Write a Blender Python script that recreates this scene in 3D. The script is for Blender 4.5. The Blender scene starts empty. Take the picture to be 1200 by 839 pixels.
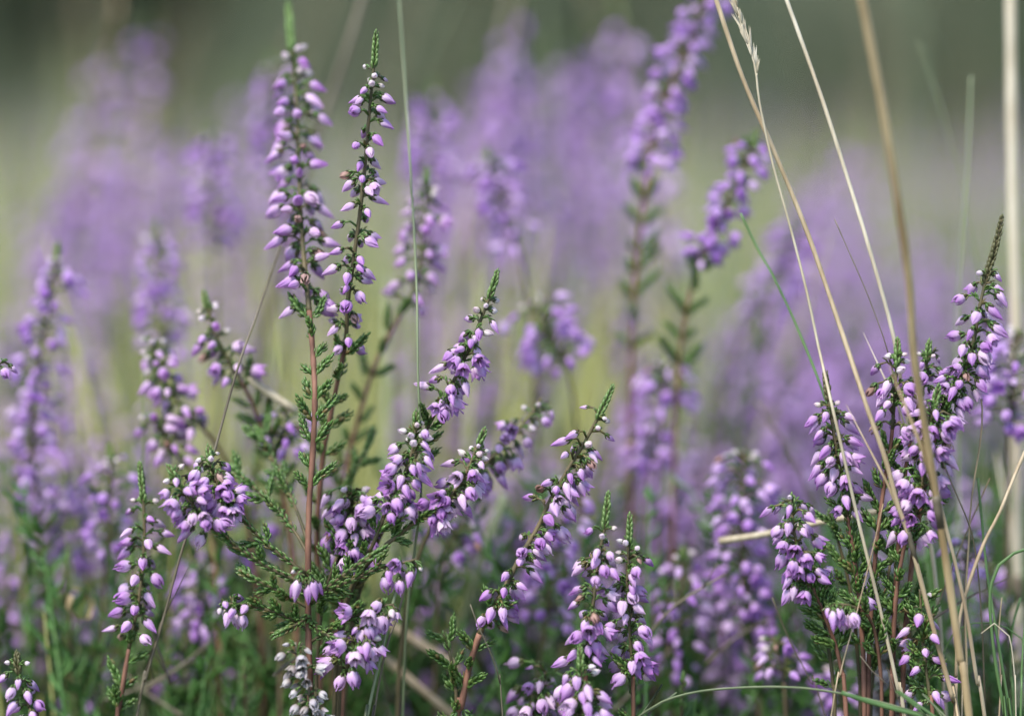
import bpy, math, random
from mathutils import Vector, Matrix

R = random.Random(7)
C = bpy.context.scene.collection
PI = math.pi
MM = 0.001

# ------------------------------------------------------------------ camera
CAM = Vector((0, 0, 0.42))
PITCH = math.radians(5.4)
FWD = Vector((0, math.cos(PITCH), -math.sin(PITCH)))
UP = Vector((0, math.sin(PITCH), math.cos(PITCH)))
RT = Vector((1, 0, 0))
DN = Vector((0, 0, -1))
FOCUS = 0.6


def P(px, py, d=0.0):
    """a point d millimetres behind the plane of focus, seen at photo pixel (px, py)"""
    D = FOCUS + d * MM
    k = 0.36 * D / 1200.0
    return CAM + FWD * D + RT * ((px - 600) * k) + UP * ((419.5 - py) * k)


cd = bpy.data.cameras.new('camera')
cam = bpy.data.objects.new('camera', cd)
C.objects.link(cam)
cam.location = CAM
cam.rotation_euler = (PI / 2 - PITCH, 0, 0)
cd.lens = 100
cd.sensor_width = 36
cd.clip_start = 0.02
cd.clip_end = 600
cd.dof.use_dof = True
cd.dof.focus_distance = FOCUS
cd.dof.aperture_fstop = 3.8
cd.dof.aperture_blades = 0
bpy.context.scene.camera = cam


# ------------------------------------------------------------------ materials
class NT:
    def __init__(s, name):
        s.m = bpy.data.materials.new(name)
        s.m.use_nodes = True
        s.t = s.m.node_tree
        s.t.nodes.clear()

    def n(s, kind, **kw):
        nd = s.t.nodes.new(kind)
        for k, v in kw.items():
            if k in nd.inputs:
                nd.inputs[k].default_value = v
            else:
                setattr(nd, k, v)
        return nd

    def l(s, a, b):
        s.t.links.new(a, b)


def ramp(nt, fac, stops):
    r = nt.n('ShaderNodeValToRGB')
    cr = r.color_ramp
    while len(cr.elements) < len(stops):
        cr.elements.new(0.5)
    for e, (p, c) in zip(cr.elements, stops):
        e.position = p
        e.color = (*c, 1)
    nt.l(fac, r.inputs['Fac'])
    return r.outputs['Color']


def rnd_val(nt):
    """random number of an object (a flower) plus of a flower inside a joined far spike"""
    oi = nt.n('ShaderNodeObjectInfo')
    at = nt.n('ShaderNodeAttribute', attribute_name='v')
    ad = nt.n('ShaderNodeMath', operation='ADD')
    nt.l(oi.outputs['Random'], ad.inputs[0])
    nt.l(at.outputs['Fac'], ad.inputs[1])
    fr = nt.n('ShaderNodeMath', operation='FRACT')
    nt.l(ad.outputs[0], fr.inputs[0])
    return fr.outputs[0]


def mixc(nt, fac, a, b, mode='MIX'):
    m = nt.n('ShaderNodeMix', data_type='RGBA', blend_type=mode)
    for sock, val in ((m.inputs[0], fac), (m.inputs[6], a), (m.inputs[7], b)):
        if isinstance(val, (int, float)):
            sock.default_value = val
        elif isinstance(val, tuple):
            sock.default_value = (*val, 1)
        else:
            nt.l(val, sock)
    return m.outputs[2]


def finish(nt, col, rough=0.5, transl=0.0, bump=None, spec=0.4, sheen=0.0):
    p = nt.n('ShaderNodeBsdfPrincipled')
    p.inputs['Roughness'].default_value = rough
    p.inputs['Specular IOR Level'].default_value = spec
    nt.l(col, p.inputs['Base Color'])
    if bump is not None:
        b = nt.n('ShaderNodeBump')
        b.inputs['Strength'].default_value = bump[1]
        b.inputs['Distance'].default_value = bump[2]
        nt.l(bump[0], b.inputs['Height'])
        nt.l(b.outputs[0], p.inputs['Normal'])
    out = nt.n('ShaderNodeOutputMaterial')
    if transl > 0:
        tr = nt.n('ShaderNodeBsdfTranslucent')
        nt.l(col, tr.inputs['Color'])
        mx = nt.n('ShaderNodeMixShader')
        mx.inputs[0].default_value = transl
        nt.l(p.outputs[0], mx.inputs[1])
        nt.l(tr.outputs[0], mx.inputs[2])
        nt.l(mx.outputs[0], out.inputs['Surface'])
    else:
        nt.l(p.outputs[0], out.inputs['Surface'])
    return nt.m


def noise(nt, scale, detail=3, stretch=None):
    tc = nt.n('ShaderNodeTexCoord')
    src = tc.outputs['Object']
    if stretch:
        mp = nt.n('ShaderNodeMapping')
        mp.inputs['Scale'].default_value = stretch
        nt.l(src, mp.inputs['Vector'])
        src = mp.outputs[0]
    nz = nt.n('ShaderNodeTexNoise')
    nz.inputs['Scale'].default_value = scale
    nz.inputs['Detail'].default_value = detail
    nt.l(src, nz.inputs['Vector'])
    return nz.outputs['Fac']


def tattr(nt):
    return nt.n('ShaderNodeAttribute', attribute_name='t').outputs['Fac']


def petal_mat(name, stops, pale, deep, transl=0.38):
    nt = NT(name)
    base = ramp(nt, tattr(nt), stops)
    r = rnd_val(nt)
    pv = ramp(nt, r, [(0.0, (0, 0, 0)), (0.55, (0, 0, 0)), (1.0, (0.75, 0.75, 0.75))])
    dv = ramp(nt, r, [(0.0, (0.7, 0.7, 0.7)), (0.4, (0, 0, 0)), (1.0, (0, 0, 0))])
    c = mixc(nt, pv, base, pale)
    c = mixc(nt, dv, c, deep, 'MULTIPLY')
    nz = noise(nt, 900, 2, (1, 1, 0.25))
    st = ramp(nt, nz, [(0.3, (0.72, 0.62, 0.80)), (0.7, (1, 1, 1))])
    c = mixc(nt, 0.8, c, st, 'MULTIPLY')
    bl = noise(nt, 620, 3)
    c = mixc(nt, ramp(nt, bl, [(.66, (0, 0, 0)), (.76, (.55, .55, .55))]), c, (.34, .19, .22))
    return finish(nt, c, 0.55, transl, (nz, 0.5, 0.0003), 0.25)


M = {}
M['petal'] = petal_mat('lilac_petal',
                       [(0.0, (0.86, 0.80, 0.78)), (0.18, (0.82, 0.66, 0.84)), (0.5, (0.69, 0.46, 0.77)), (1.0, (0.52, 0.25, 0.62))],
                       (0.88, 0.72, 0.84), (0.72, 0.50, 0.78))
M['petal_far'] = petal_mat('lilac_petal_soft',
                           [(0.0, (0.74, 0.58, 0.84)), (0.5, (0.62, 0.39, 0.78)), (1.0, (0.50, 0.26, 0.68))],
                           (0.86, 0.72, 0.89), (0.74, 0.55, 0.83))
M['young'] = petal_mat('cream_bud', [(0.0, (0.78, 0.76, 0.62)), (0.5, (0.86, 0.82, 0.78)), (1.0, (0.84, 0.70, 0.80))],
                       (0.86, 0.80, 0.82), (0.9, 0.84, 0.78))
M['dead'] = petal_mat('dried_petal', [(0.0, (0.22, 0.17, 0.13)), (0.4, (0.44, 0.42, 0.40)), (1.0, (0.58, 0.57, 0.57))],
                      (0.70, 0.69, 0.70), (0.5, 0.42, 0.36), 0.15)


M['withered'] = petal_mat('withered_petal', [(0.0, (0.30, 0.20, 0.13)), (0.5, (0.42, 0.27, 0.22)), (1.0, (0.34, 0.19, 0.17))], (0.5, 0.36, 0.3), (0.6, 0.5, 0.4), .2)
M['moss'] = None


def simple_mat(name, a, b, scale, rough=0.5, transl=0.0, stretch=None, bump=0.5, spec=0.4, tip=None, rust=None):
    nt = NT(name)
    nz = noise(nt, scale, 4, stretch)
    c = ramp(nt, nz, [(0.3, a), (0.68, b)])
    if tip is not None:
        tf = ramp(nt, tattr(nt), [(0.35, (0, 0, 0)), (1.0, (1, 1, 1))])
        c = mixc(nt, tf, c, tip)
    r = rnd_val(nt)
    if rust is not None:
        rr_ = ramp(nt, r, [(0.0, (0, 0, 0)), (0.86, (0, 0, 0)), (1.0, (.8, .8, .8))])
        c = mixc(nt, rr_, c, rust)
        yy_ = ramp(nt, r, [(0.0, (.65, .65, .65)), (0.3, (0, 0, 0)), (1.0, (0, 0, 0))])
        c = mixc(nt, yy_, c, (.16, .24, .06))
    v = ramp(nt, r, [(0.0, (0.72, 0.74, 0.70)), (1.0, (1, 1, 1))])
    c = mixc(nt, 1.0, c, v, 'MULTIPLY')
    return finish(nt, c, rough, transl, (nz, bump, 0.0002), spec)


M['moss'] = simple_mat('yellow_green_blade', (.30, .34, .10), (.46, .46, .18), 60, .5, .3)
M['bract'] = simple_mat('bract', (0.045, 0.04, 0.02), (0.085, 0.095, 0.035), 700, 0.5)
M['leaf'] = simple_mat('scale_leaf', (0.045, 0.115, 0.024), (0.105, 0.215, 0.05), 500, 0.36, 0.18, spec=0.5, tip=(0.17, 0.30, 0.08), rust=(.17, .085, .04))
M['leaf_tip'] = simple_mat('young_leaf', (0.10, 0.19, 0.05), (0.17, 0.28, 0.085), 500, 0.45, 0.2, tip=(0.22, 0.33, 0.12))
M['leaf_brown'] = simple_mat('bronze_leaf', (0.07, 0.075, 0.03), (0.13, 0.115, 0.055), 500, 0.5, 0.1, tip=(0.14, 0.14, 0.06))
M['stem'] = simple_mat('red_brown_bark', (0.085, 0.036, 0.024), (0.27, 0.135, 0.092), 450, 0.7, 0, (1, 1, 0.3), 0.9)
M['stem_green'] = simple_mat('green_brown_bark', (0.06, 0.06, 0.028), (0.15, 0.115, 0.06), 450, 0.65, 0, (1, 1, 0.3), 0.8)
M['stem_far'] = simple_mat('soft_bark', (0.09, 0.085, 0.045), (0.17, 0.12, 0.075), 200, 0.7)
M['leaf_far'] = simple_mat('soft_leaf', (0.045, 0.125, 0.028), (0.12, 0.22, 0.06), 60, 0.55, 0.15)
def straw_mat(name, a, b, dark):
    nt = NT(name)
    nz = noise(nt, 260, 4, (1, 1, .12)); n2 = noise(nt, 38, 5, (1, 1, 1)); n3 = noise(nt, 900, 2, (1, 1, .03))
    c = ramp(nt, nz, [(.3, a), (.68, b)])
    c = mixc(nt, ramp(nt, n2, [(.5, (0, 0, 0)), (.75, (.75, .75, .75))]), c, dark)
    c = mixc(nt, .45, c, ramp(nt, n3, [(.3, (.55, .5, .42)), (.6, (1, 1, 1))]), 'MULTIPLY')
    c = mixc(nt, 1.0, c, ramp(nt, rnd_val(nt), [(0, (.78, .77, .72)), (1, (1, 1, 1))]), 'MULTIPLY')
    return finish(nt, c, .45, .1, (n3, .5, .0002), .4)


M['leaf_low'] = simple_mat('undergrowth_leaf', (0.035, 0.115, 0.022), (0.09, 0.21, 0.045), 60, 0.5, 0.12)
M['straw'] = straw_mat('straw', (0.46, 0.36, 0.23), (0.70, 0.58, 0.42), (.34, .22, .12))
M['straw_pale'] = straw_mat('pale_straw', (0.54, 0.47, 0.34), (0.72, 0.67, 0.54), (.44, .33, .2))
M['straw_gold'] = straw_mat('golden_straw', (0.34, 0.25, 0.13), (0.53, 0.42, 0.25), (.22, .14, .07))
M['straw_dark'] = simple_mat('weathered_stalk', (0.10, 0.08, 0.055), (0.22, 0.19, 0.14), 260, 0.6, 0.0, (1, 1, 0.15), 0.35)
M['grass'] = simple_mat('green_blade', (0.09, 0.19, 0.065), (0.18, 0.31, 0.12), 160, 0.4, 0.25, (1, 1, 0.1), 0.3)
M['grass_pale'] = simple_mat('grey_green_blade', (0.22, 0.28, 0.16), (0.35, 0.40, 0.25), 160, 0.45, 0.2, (1, 1, 0.1), 0.3)


# ------------------------------------------------------------------ mesh builder
class MB:
    def __init__(s):
        s.v = []; s.f = []; s.mi = []; s.t = []; s.r = []
        s.mats = []

    def mat(s, name):
        if name not in s.mats:
            s.mats.append(name)
        return s.mats.index(name)

    def quadgrid(s, rows, mat, ts, rv=0.0, wrap=False):
        """rows: list of equal-length vertex lists; ts: t per row"""
        b = len(s.v); n = len(rows[0]); mi = s.mat(mat)
        for row, t in zip(rows, ts):
            for p in row:
                s.v.append(p); s.t.append(t); s.r.append(rv)
        for i in range(len(rows) - 1):
            for j in range(n if wrap else n - 1):
                k = (j + 1) % n
                s.f.append((b + i * n + j, b + i * n + k, b + (i + 1) * n + k, b + (i + 1) * n + j)); s.mi.append(mi)

    def cap(s, idx, mat):
        s.f.append(tuple(idx)); s.mi.append(s.mat(mat))

    def tube(s, pts, rad, mat, n=6, flat=1.0, rv=0.0, side=None):
        """pts list of Vector, rad list"""
        rows = []; ts = []
        T = (pts[1] - pts[0]).normalized()
        N = side if side is not None else T.orthogonal()
        N = (N - T * N.dot(T)).normalized()
        L = len(pts)
        for i, p in enumerate(pts):
            T = (pts[min(i + 1, L - 1)] - pts[max(i - 1, 0)]).normalized()
            N = (N - T * N.dot(T)).normalized()
            B = T.cross(N)
            rows.append([p + N * (math.cos(2 * PI * k / n) * rad[i]) + B * (math.sin(2 * PI * k / n) * rad[i] * flat) for k in range(n)])
            ts.append(i / (L - 1))
        b = len(s.v)
        s.quadgrid(rows, mat, ts, rv, True)
        s.cap([b + k for k in range(n)][::-1], mat)
        s.cap([b + (L - 1) * n + k for k in range(n)], mat)

    def leaf(s, p, d, o, ln, w, mat, rv=0.0, lo=False):
        """small keeled scale leaf from p along d, back facing o"""
        d = d.normalized()
        o = (o - d * o.dot(d)).normalized()
        c = d.cross(o)
        rows = []; ts = []
        prof = ((0, 0.55, 0.35), (0.45, 1.0, 0.55), (0.8, 0.62, 0.4)) if not lo else ((0, 0.6, 0.4), (0.5, 1.0, 0.55))
        for (u, ww, th) in prof:
            q = p + d * (ln * u) + o * (0.10 * ln * math.sin(u * PI))
            rows.append([q - c * (w * ww * .5), q + o * (w * th * .6), q + c * (w * ww * .5), q - o * (w * .18)])
            ts.append(u)
        b = len(s.v)
        tip = p + d * ln - o * (0.05 * ln)
        rows.append([tip] * 4); ts.append(1.0)
        s.quadgrid(rows, mat, ts, rv, True)

    def mesh(s, name):
        me = bpy.data.meshes.new(name)
        me.from_pydata([tuple(p) for p in s.v], [], s.f)
        for m in s.mats:
            me.materials.append(M[m])
        me.polygons.foreach_set('material_index', s.mi)
        me.polygons.foreach_set('use_smooth', [True] * len(s.f))
        a = me.attributes.new('t', 'FLOAT', 'POINT'); a.data.foreach_set('value', s.t)
        a = me.attributes.new('v', 'FLOAT', 'POINT'); a.data.foreach_set('value', s.r)
        me.validate(); me.update()
        return me


def link(name, me, parent=None, loc=None, mat=None):
    o = bpy.data.objects.new(name, me)
    C.objects.link(o)
    if parent is not None:
        o.parent = parent
    if mat is not None:
        o.matrix_local = mat
    elif loc is not None:
        o.location = loc
    return o


def tag(o, label=None, cat=None, group=None, kind=None):
    if label: o['label'] = label
    if cat: o['category'] = cat
    if group: o['group'] = group
    if kind: o['kind'] = kind
    return o


def thing(name, label, cat, loc, group=None):
    o = bpy.data.objects.new(name, None)
    o.empty_display_size = 0.01
    C.objects.link(o)
    o.location = loc
    return tag(o, label, cat, group)


def catmull(pts, step):
    """resample a smooth curve through pts at about `step`"""
    out = [pts[0].copy()]
    n = len(pts)
    for i in range(n - 1):
        p0 = pts[max(i - 1, 0)]; p1 = pts[i]; p2 = pts[i + 1]; p3 = pts[min(i + 2, n - 1)]
        k = max(1, int((p2 - p1).length / step))
        for j in range(1, k + 1):
            u = j / k
            out.append(0.5 * ((2 * p1) + (p2 - p0) * u + (2 * p0 - 5 * p1 + 4 * p2 - p3) * u * u + (-p0 + 3 * p1 - 3 * p2 + p3) * u ** 3))
    return out


class Curve:
    def __init__(s, pts):
        s.p = pts
        s.s = [0.0]
        for a, b in zip(pts, pts[1:]):
            s.s.append(s.s[-1] + (b - a).length)
        s.L = s.s[-1]

    def at(s, x):
        x = min(max(x, 0), s.L)
        lo, hi = 0, len(s.s) - 1
        while hi - lo > 1:
            m = (lo + hi) // 2
            if s.s[m] <= x: lo = m
            else: hi = m
        f = (x - s.s[lo]) / max(1e-9, s.s[hi] - s.s[lo])
        return s.p[lo].lerp(s.p[hi], f), (s.p[hi] - s.p[lo]).normalized()


def frame(z, roll=0.0):
    """matrix whose Z axis is z"""
    z = z.normalized()
    x = z.orthogonal().normalized()
    y = z.cross(x)
    m = Matrix((x, y, z)).transposed().to_4x4()
    return m @ Matrix.Rotation(roll, 4, 'Z')


# ------------------------------------------------------------------ flowers (all about 4 mm long, base at the origin, tip along +Z)
def interp(prof, t):
    for (a, ra), (b, rb) in zip(prof, prof[1:]):
        if t <= b:
            u = (t - a) / (b - a)
            u = u * u * (3 - 2 * u)
            return ra + (rb - ra) * u
    return prof[-1][1]


def flower_mesh(name, prof, wid, half, length, rmax, seed, mat='petal', nv=8, nu=6, inner=False, overlap=0.22, stamen=False):
    r = random.Random(seed)
    mb = MB()
    bx, by_ = r.uniform(-.35, .35) * MM, r.uniform(-.35, .35) * MM
    for q in range(4):
        ph0 = q * PI / 2 + r.uniform(-.12, .12)
        ll = length * r.uniform(0.84, 1.06)
        bend = r.uniform(-.25, .25)
        flare = r.uniform(-.03, .16) if q in (seed % 4, (seed + 1) % 4) else 0
        rows = []; ts = []
        for i in range(nv + 1):
            t = i / nv
            hw = half * interp(wid, t)
            row = []
            for j in range(nu + 1):
                u = j / nu * 2 - 1
                ph = ph0 + u * hw + bend * t
                rr = rmax * interp(prof, t) * (1 - overlap / 2 + overlap * (u * .5 + .5)) * (1 + 0.05 * math.cos(u * PI))
                zt = ll * (t - 0.08 * u * u * t)
                rr += flare * rmax * t ** 3 * (1 - .4 * u * u) + rmax * .035 * math.sin(u * 7 + t * 5 + seed)
                row.append(Vector((rr * math.cos(ph) + bx * t * t, rr * math.sin(ph) + by_ * t * t, zt)))
            rows.append(row); ts.append(t)
        mb.quadgrid(rows, mat, ts)
        if inner:
            rows = []; ts = []
            for i in range(5):
                t = i / 4
                row = []
                for j in range(4):
                    u = j / 3 * 2 - 1
                    ph = ph0 + PI / 4 + u * 0.6 * (1 - .6 * t)
                    rr = rmax * 0.74 * interp(prof, t)
                    row.append(Vector((rr * math.cos(ph), rr * math.sin(ph), ll * 0.8 * t)))
                rows.append(row); ts.append(0.4 + t * .6)
            mb.quadgrid(rows, mat, ts)
    if stamen:
        mb.tube([Vector((0, 0, length * .1)), Vector((0.05 * MM, 0, length * .7)), Vector((.15 * MM, .1 * MM, length * 1.12))],
                [.13 * MM, .11 * MM, .17 * MM], mat, 5)
        for k in range(6):
            a = k * PI / 3
            mb.leaf(Vector((.25 * MM * math.cos(a), .25 * MM * math.sin(a), length * .35)), Vector((.15 * math.cos(a), .15 * math.sin(a), 1)),
                    Vector((math.cos(a), math.sin(a), 0)), length * .35, .35 * MM, 'bract')
    return mb.mesh(name)


PB = [(0, .42), (.08, .80), (.22, 1.0), (.42, .93), (.66, .66), (.86, .34), (1, .05)]
PB2 = [(0, .42), (.1, .82), (.26, 1.0), (.5, .92), (.74, .62), (.9, .3), (1, .06)]
PS = [(0, .38), (.1, .72), (.25, .98), (.45, .96), (.7, .66), (.88, .36), (1, .06)]
PBELL = [(0, .42), (.15, .86), (.4, 1.1), (.65, 1.08), (.85, .8), (1, .42)]
POPEN = [(0, .42), (.15, .84), (.4, 1.05), (.7, 1.16), (.9, 1.3), (1, 1.42)]
WB = [(0, .9), (.5, 1.0), (.8, .95), (1, .8)]
WO = [(0, .9), (.4, 1.0), (.7, .72), (.9, .38), (1, .08)]
WBE = [(0, .9), (.5, 1.0), (.8, .7), (1, .15)]


def kit(mat, sfx, fine=True):
    nv, nu = (8, 6) if fine else (5, 3)
    k = {}
    k['bud'] = [flower_mesh('flower_bud' + sfx, PB, WB, .98, 4.3 * MM, 1.02 * MM, 1, mat, nv, nu),
                flower_mesh('flower_bud' + sfx, PB2, WB, .95, 4.0 * MM, 1.04 * MM, 2, mat, nv, nu),
                flower_mesh('flower_bud' + sfx, PS, WB, .98, 4.6 * MM, .96 * MM, 3, mat, nv, nu),
                flower_mesh('flower_bud' + sfx, PS, WBE, .98, 4.2 * MM, 1.02 * MM, 13, mat, nv, nu),
                flower_mesh('flower_bud' + sfx, PB, WBE, 1.0, 4.5 * MM, .92 * MM, 14, mat, nv, nu),
                flower_mesh('flower_bud' + sfx, PB2, WB, .92, 3.7 * MM, .9 * MM, 15, mat, nv, nu)]
    k['bell'] = [flower_mesh('bell_flower' + sfx, PBELL, WBE, .92, 3.7 * MM, 1.25 * MM, 4, mat, nv, nu, True, .10, fine),
                 flower_mesh('bell_flower' + sfx, PBELL, WBE, .84, 3.9 * MM, 1.3 * MM, 5, mat, nv, nu, True, .16, fine),
                 flower_mesh('bell_flower' + sfx, PBELL, WO, .95, 3.8 * MM, 1.2 * MM, 16, mat, nv, nu, True, .2, fine)]
    k['open'] = [flower_mesh('open_flower' + sfx, POPEN, WO, .84, 3.5 * MM, 1.35 * MM, 6, mat, nv, nu, True, .06, fine),
                 flower_mesh('open_flower' + sfx, POPEN, WO, .80, 3.3 * MM, 1.5 * MM, 7, mat, nv, nu, True, .10, fine)]
    return k


KIT = kit('petal', '')
KIT_FAR = kit('petal_far', '_soft', False)
KIT_DEAD = kit('dead', '_dried', True)
PY = [(0, .5), (.15, .85), (.4, 1.0), (.7, .85), (.9, .5), (1, .12)]
KIT['young'] = [flower_mesh('young_bud', PY, WB, .98, 2.5 * MM, .98 * MM, 11, 'young', 6, 5), flower_mesh('young_bud', PY, WB, .98, 2.9 * MM, .98 * MM, 12, 'young', 6, 5)]
KIT_FAR['young'] = KIT['young']
KIT['withered'] = [flower_mesh('withered_flower', PB2, WBE, .8, 3.1 * MM, .75 * MM, 17, 'withered', 6, 5, False, .3), flower_mesh('withered_flower', PBELL, WO, .8, 3.0 * MM, .8 * MM, 18, 'withered', 6, 5, False, .3)]
KIT_FAR['withered'] = KIT['withered']
KIT_DEAD['withered'] = KIT_DEAD['bell']
KIT_DEAD['young'] = KIT_DEAD['bud']


def bract_mesh(seed, mat='bract'):
    r = random.Random(seed); mb = MB()
    for k in range(4):
        a = k * PI / 2 + r.uniform(-.3, .3)
        o = Vector((math.cos(a), math.sin(a), 0))
        mb.leaf(o * (.32 * MM) - Vector((0, 0, .35 * MM)), Vector((o.x * .55, o.y * .55, 1)), o, r.uniform(1.3, 1.75) * MM, .8 * MM, mat)
    for k in range(4):
        a = k * PI / 2 + PI / 4
        o = Vector((math.cos(a), math.sin(a), 0))
        mb.leaf(o * (.22 * MM) - Vector((0, 0, .9 * MM)), Vector((o.x * .6, o.y * .6, 1)), o, r.uniform(1.2, 1.6) * MM, .65 * MM, 'leaf')
    mb.tube([Vector((0, 0, -1.0 * MM)), Vector((0, 0, .25 * MM))], [.28 * MM, .38 * MM], mat, 6)
    return mb.mesh('bract_cup')


BRACTS = [bract_mesh(21), bract_mesh(22), bract_mesh(23)]


# leafy shoots: four rows of overlapping scale leaves
def leaf_rows(mb, cur, s0, s1, sp, ln, w, spread, mat, r, taper=True, lo=False, tw=0.0):
    """cur runs from the tip (s=0) downwards; leaves point to the tip"""
    s = s1; k = 0
    while s > s0:
        p, T = cur.at(s)
        up = -T
        N = up.orthogonal().normalized(); B = up.cross(N)
        f = 1.0
        if taper:
            f = 0.55 + 0.45 * min(1, (s - s0) / max(1e-6, (s1 - s0)) * 2.2)
        for h in range(2):
            a = (k % 2) * PI / 2 + h * PI + r.uniform(-.25, .25) + tw * k
            o = N * math.cos(a) + B * math.sin(a)
            d = up + o * (spread * r.uniform(.7, 1.3))
            mb.leaf(p + o * (.25 * MM), d, o, ln * f * r.uniform(.85, 1.12), w * f, mat, r.random(), lo)
        s -= sp * r.uniform(.85, 1.15); k += 1
    p, T = cur.at(s0)
    mb.leaf(p, -T, T.orthogonal(), ln * .7, w * .7, mat, 0.3, lo)


def twig_mesh(L, seed, mat='leaf'):
    r = random.Random(seed); mb = MB()
    b = r.uniform(-.18, .18)
    pts = [Vector((b * L * u * u, 0.05 * L * math.sin(u * 5), L * u)) for u in (1, .8, .6, .4, .2, 0)]
    cur = Curve(catmull(pts, .4 * MM))
    mb.tube(cur.p, [.22 * MM] * len(cur.p), mat, 5)
    leaf_rows(mb, cur, 0.3 * MM, L - .4 * MM, .62 * MM, 1.85 * MM, .95 * MM, .34, mat, r)
    return mb.mesh('leafy_twig')


TWIGS = [twig_mesh(l * MM, 30 + i) for i, l in enumerate((3.4, 4.4, 5.2, 6.0, 7.0, 5.0))]
TWIGS_SHORT = TWIGS[:3]


def sway(r, pts, amp):
    out = []
    for i, p in enumerate(pts):
        out.append(p + RT * r.uniform(-amp, amp) if 0 < i < len(pts) - 1 else p)
    return out


def add_branch(root, base, path, fl=None, sp=7.5, tip=30, tw=(), twsp=26, leafy=None, bias=(0, 0, .25), bw=.5, droop=.5, openp=.2,
               seed=1, r0=.28, r1=.55, ground=False, name='stem', smat='stem', tmat='leaf_tip', fine=True, size=.91, tsize=1.0, dead=False, twl=None,
               young=45, clump=None, upper='stem_green', ped=1.0):
    """one flowering stem as parts of root. path: (px,py,d) from tip to base; fl, tip, tw, leafy: arc lengths in photo pixels from the tip"""
    r = random.Random(seed)
    px = 0.18 * MM
    pts = [P(*q) for q in path]
    if ground:
        q = pts[-1]
        lean = (pts[-1] - pts[-2]).normalized()
        z = q.z
        m = q + Vector((lean.x * z * .35, lean.y * z * .3, -z * .5))
        e = Vector((m.x + lean.x * z * .1, m.y + r.uniform(-.02, .02), -0.006))
        pts += [m, e]
    vis = catmull(pts, 1.3 * MM)
    cur = Curve(vis)
    kitx = KIT_DEAD if dead else (KIT if fine else KIT_FAR)
    # --- stem mesh with pedicels and loose leaves
    mb = MB()
    L = cur.L
    top = (fl[1] if fl else (tip or 0)) * px
    i_split = max(2, min(len(vis) - 2, next((i for i, s in enumerate(cur.s) if s > top), len(vis) - 2)))

    def rad(s):
        return (r0 + (r1 - r0) * min(1.0, s / (0.07)) ** .8 + max(0, s - .08) * 1.6) * MM * (1 + r.uniform(-.10, .10))
    rr = [rad(s) for s in cur.s]
    n = 8 if fine else 6
    mb.tube([p - base for p in vis[:i_split + 1]], rr[:i_split + 1], upper, n)
    mb.tube([p - base for p in vis[i_split:]], [x * 1.02 for x in rr[i_split:]], smat, n)
    B_ = RT * bias[0] + UP * bias[1] - FWD * bias[2]
    fl_list = []
    if fl:
        s = fl[0]; k = r.randint(0, 5)
        while s < fl[1]:
            skip = clump is not None and (s % clump[0]) > clump[1]
            if not skip:
                fl_list.append((s, k)); k += 1
            s += sp * r.choice((.3, .55, .8, 1.0, 1.25, 1.6, 2.0)) * .93
    for (s, k) in fl_list:
        p, T = cur.at(s * px)
        up = -T
        N = up.orthogonal().normalized(); Bn = up.cross(N)
        a = k * 2.3998 + r.uniform(-.9, .9)
        o = N * math.cos(a) + Bn * math.sin(a)
        o = (o + B_ * bw)
        o = (o - up * o.dot(up)).normalized()
        age = (s - fl[0]) / young
        f = size * .95 * (0.62 + .42 * min(1, age)) * r.uniform(.78, 1.14)
        if age < .35 and r.random() < .8 or age < .9 and r.random() < .25:
            kd = 'young'
        else:
            q = r.random()
            pr = (openp + .1) * min(1, .3 + age * .3)
            kd = 'open' if q < pr * .45 else ('bell' if q < pr else ('withered' if r.random() < .035 else 'bud'))
        lp = (r.uniform(.9, 3.1) * ped if kd != 'young' else r.uniform(.6, 1.3)) * MM
        q1 = p + (o * .72 + up * .55).normalized() * (lp * .6) + o * (.35 * MM)
        ax = (o * .8 + DN * (droop * r.uniform(.5, 1.35)) + Vector((r.uniform(-.2, .2), r.uniform(-.2, .2), r.uniform(-.1, .1)))).normalized()
        if kd == 'young':
            ax = (o + up * .35 + DN * .2).normalized()
        q2 = q1 + (o * .6 + ax * .4).normalized() * (lp * .45)
        mb.tube([p - base, q1 - base, q2 - base], [.26 * MM, .24 * MM, .26 * MM], 'leaf' if r.random() < .6 else upper, 5)
        if fine or r.random() < .4:
            for _ in range(r.randint(2, 4)):
                u = r.uniform(.15, .9)
                pp = p.lerp(q1, u) - base
                dd = (up * r.uniform(.2, .9) + o * .8 + Vector((r.uniform(-.5, .5), r.uniform(-.5, .5), r.uniform(-.3, .3))))
                mb.leaf(pp, dd, up, r.uniform(1.2, 1.9) * MM, .75 * MM, 'leaf' if r.random() < .7 else 'bract', r.random())
        m = Matrix.Translation(q2 + ax * (.7 * MM * f) - base) @ frame(ax, r.uniform(0, 6.28)) @ Matrix.Diagonal((f * r.uniform(.92, 1.1), f * r.uniform(.92, 1.1), f, 1))
        fo = link({'young': 'flower_bud', 'bud': 'flower_bud', 'bell': 'flower', 'open': 'flower', 'withered': 'withered_flower'}[kd], r.choice(kitx[kd]), root, mat=m)
        if fine:
            link('bract_cup', r.choice(BRACTS), fo, mat=Matrix.Diagonal((.8, .8, .8, 1)) if kd == 'young' else Matrix.Identity(4))
    if leafy:
        leaf_rows(mb, Curve([p - base for p in vis]), leafy[0] * px, leafy[1] * px, .95 * MM, 1.5 * MM, .8 * MM, .42, 'leaf', r, False, not fine)
    so = link(name, mb.mesh(name), root)
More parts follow.
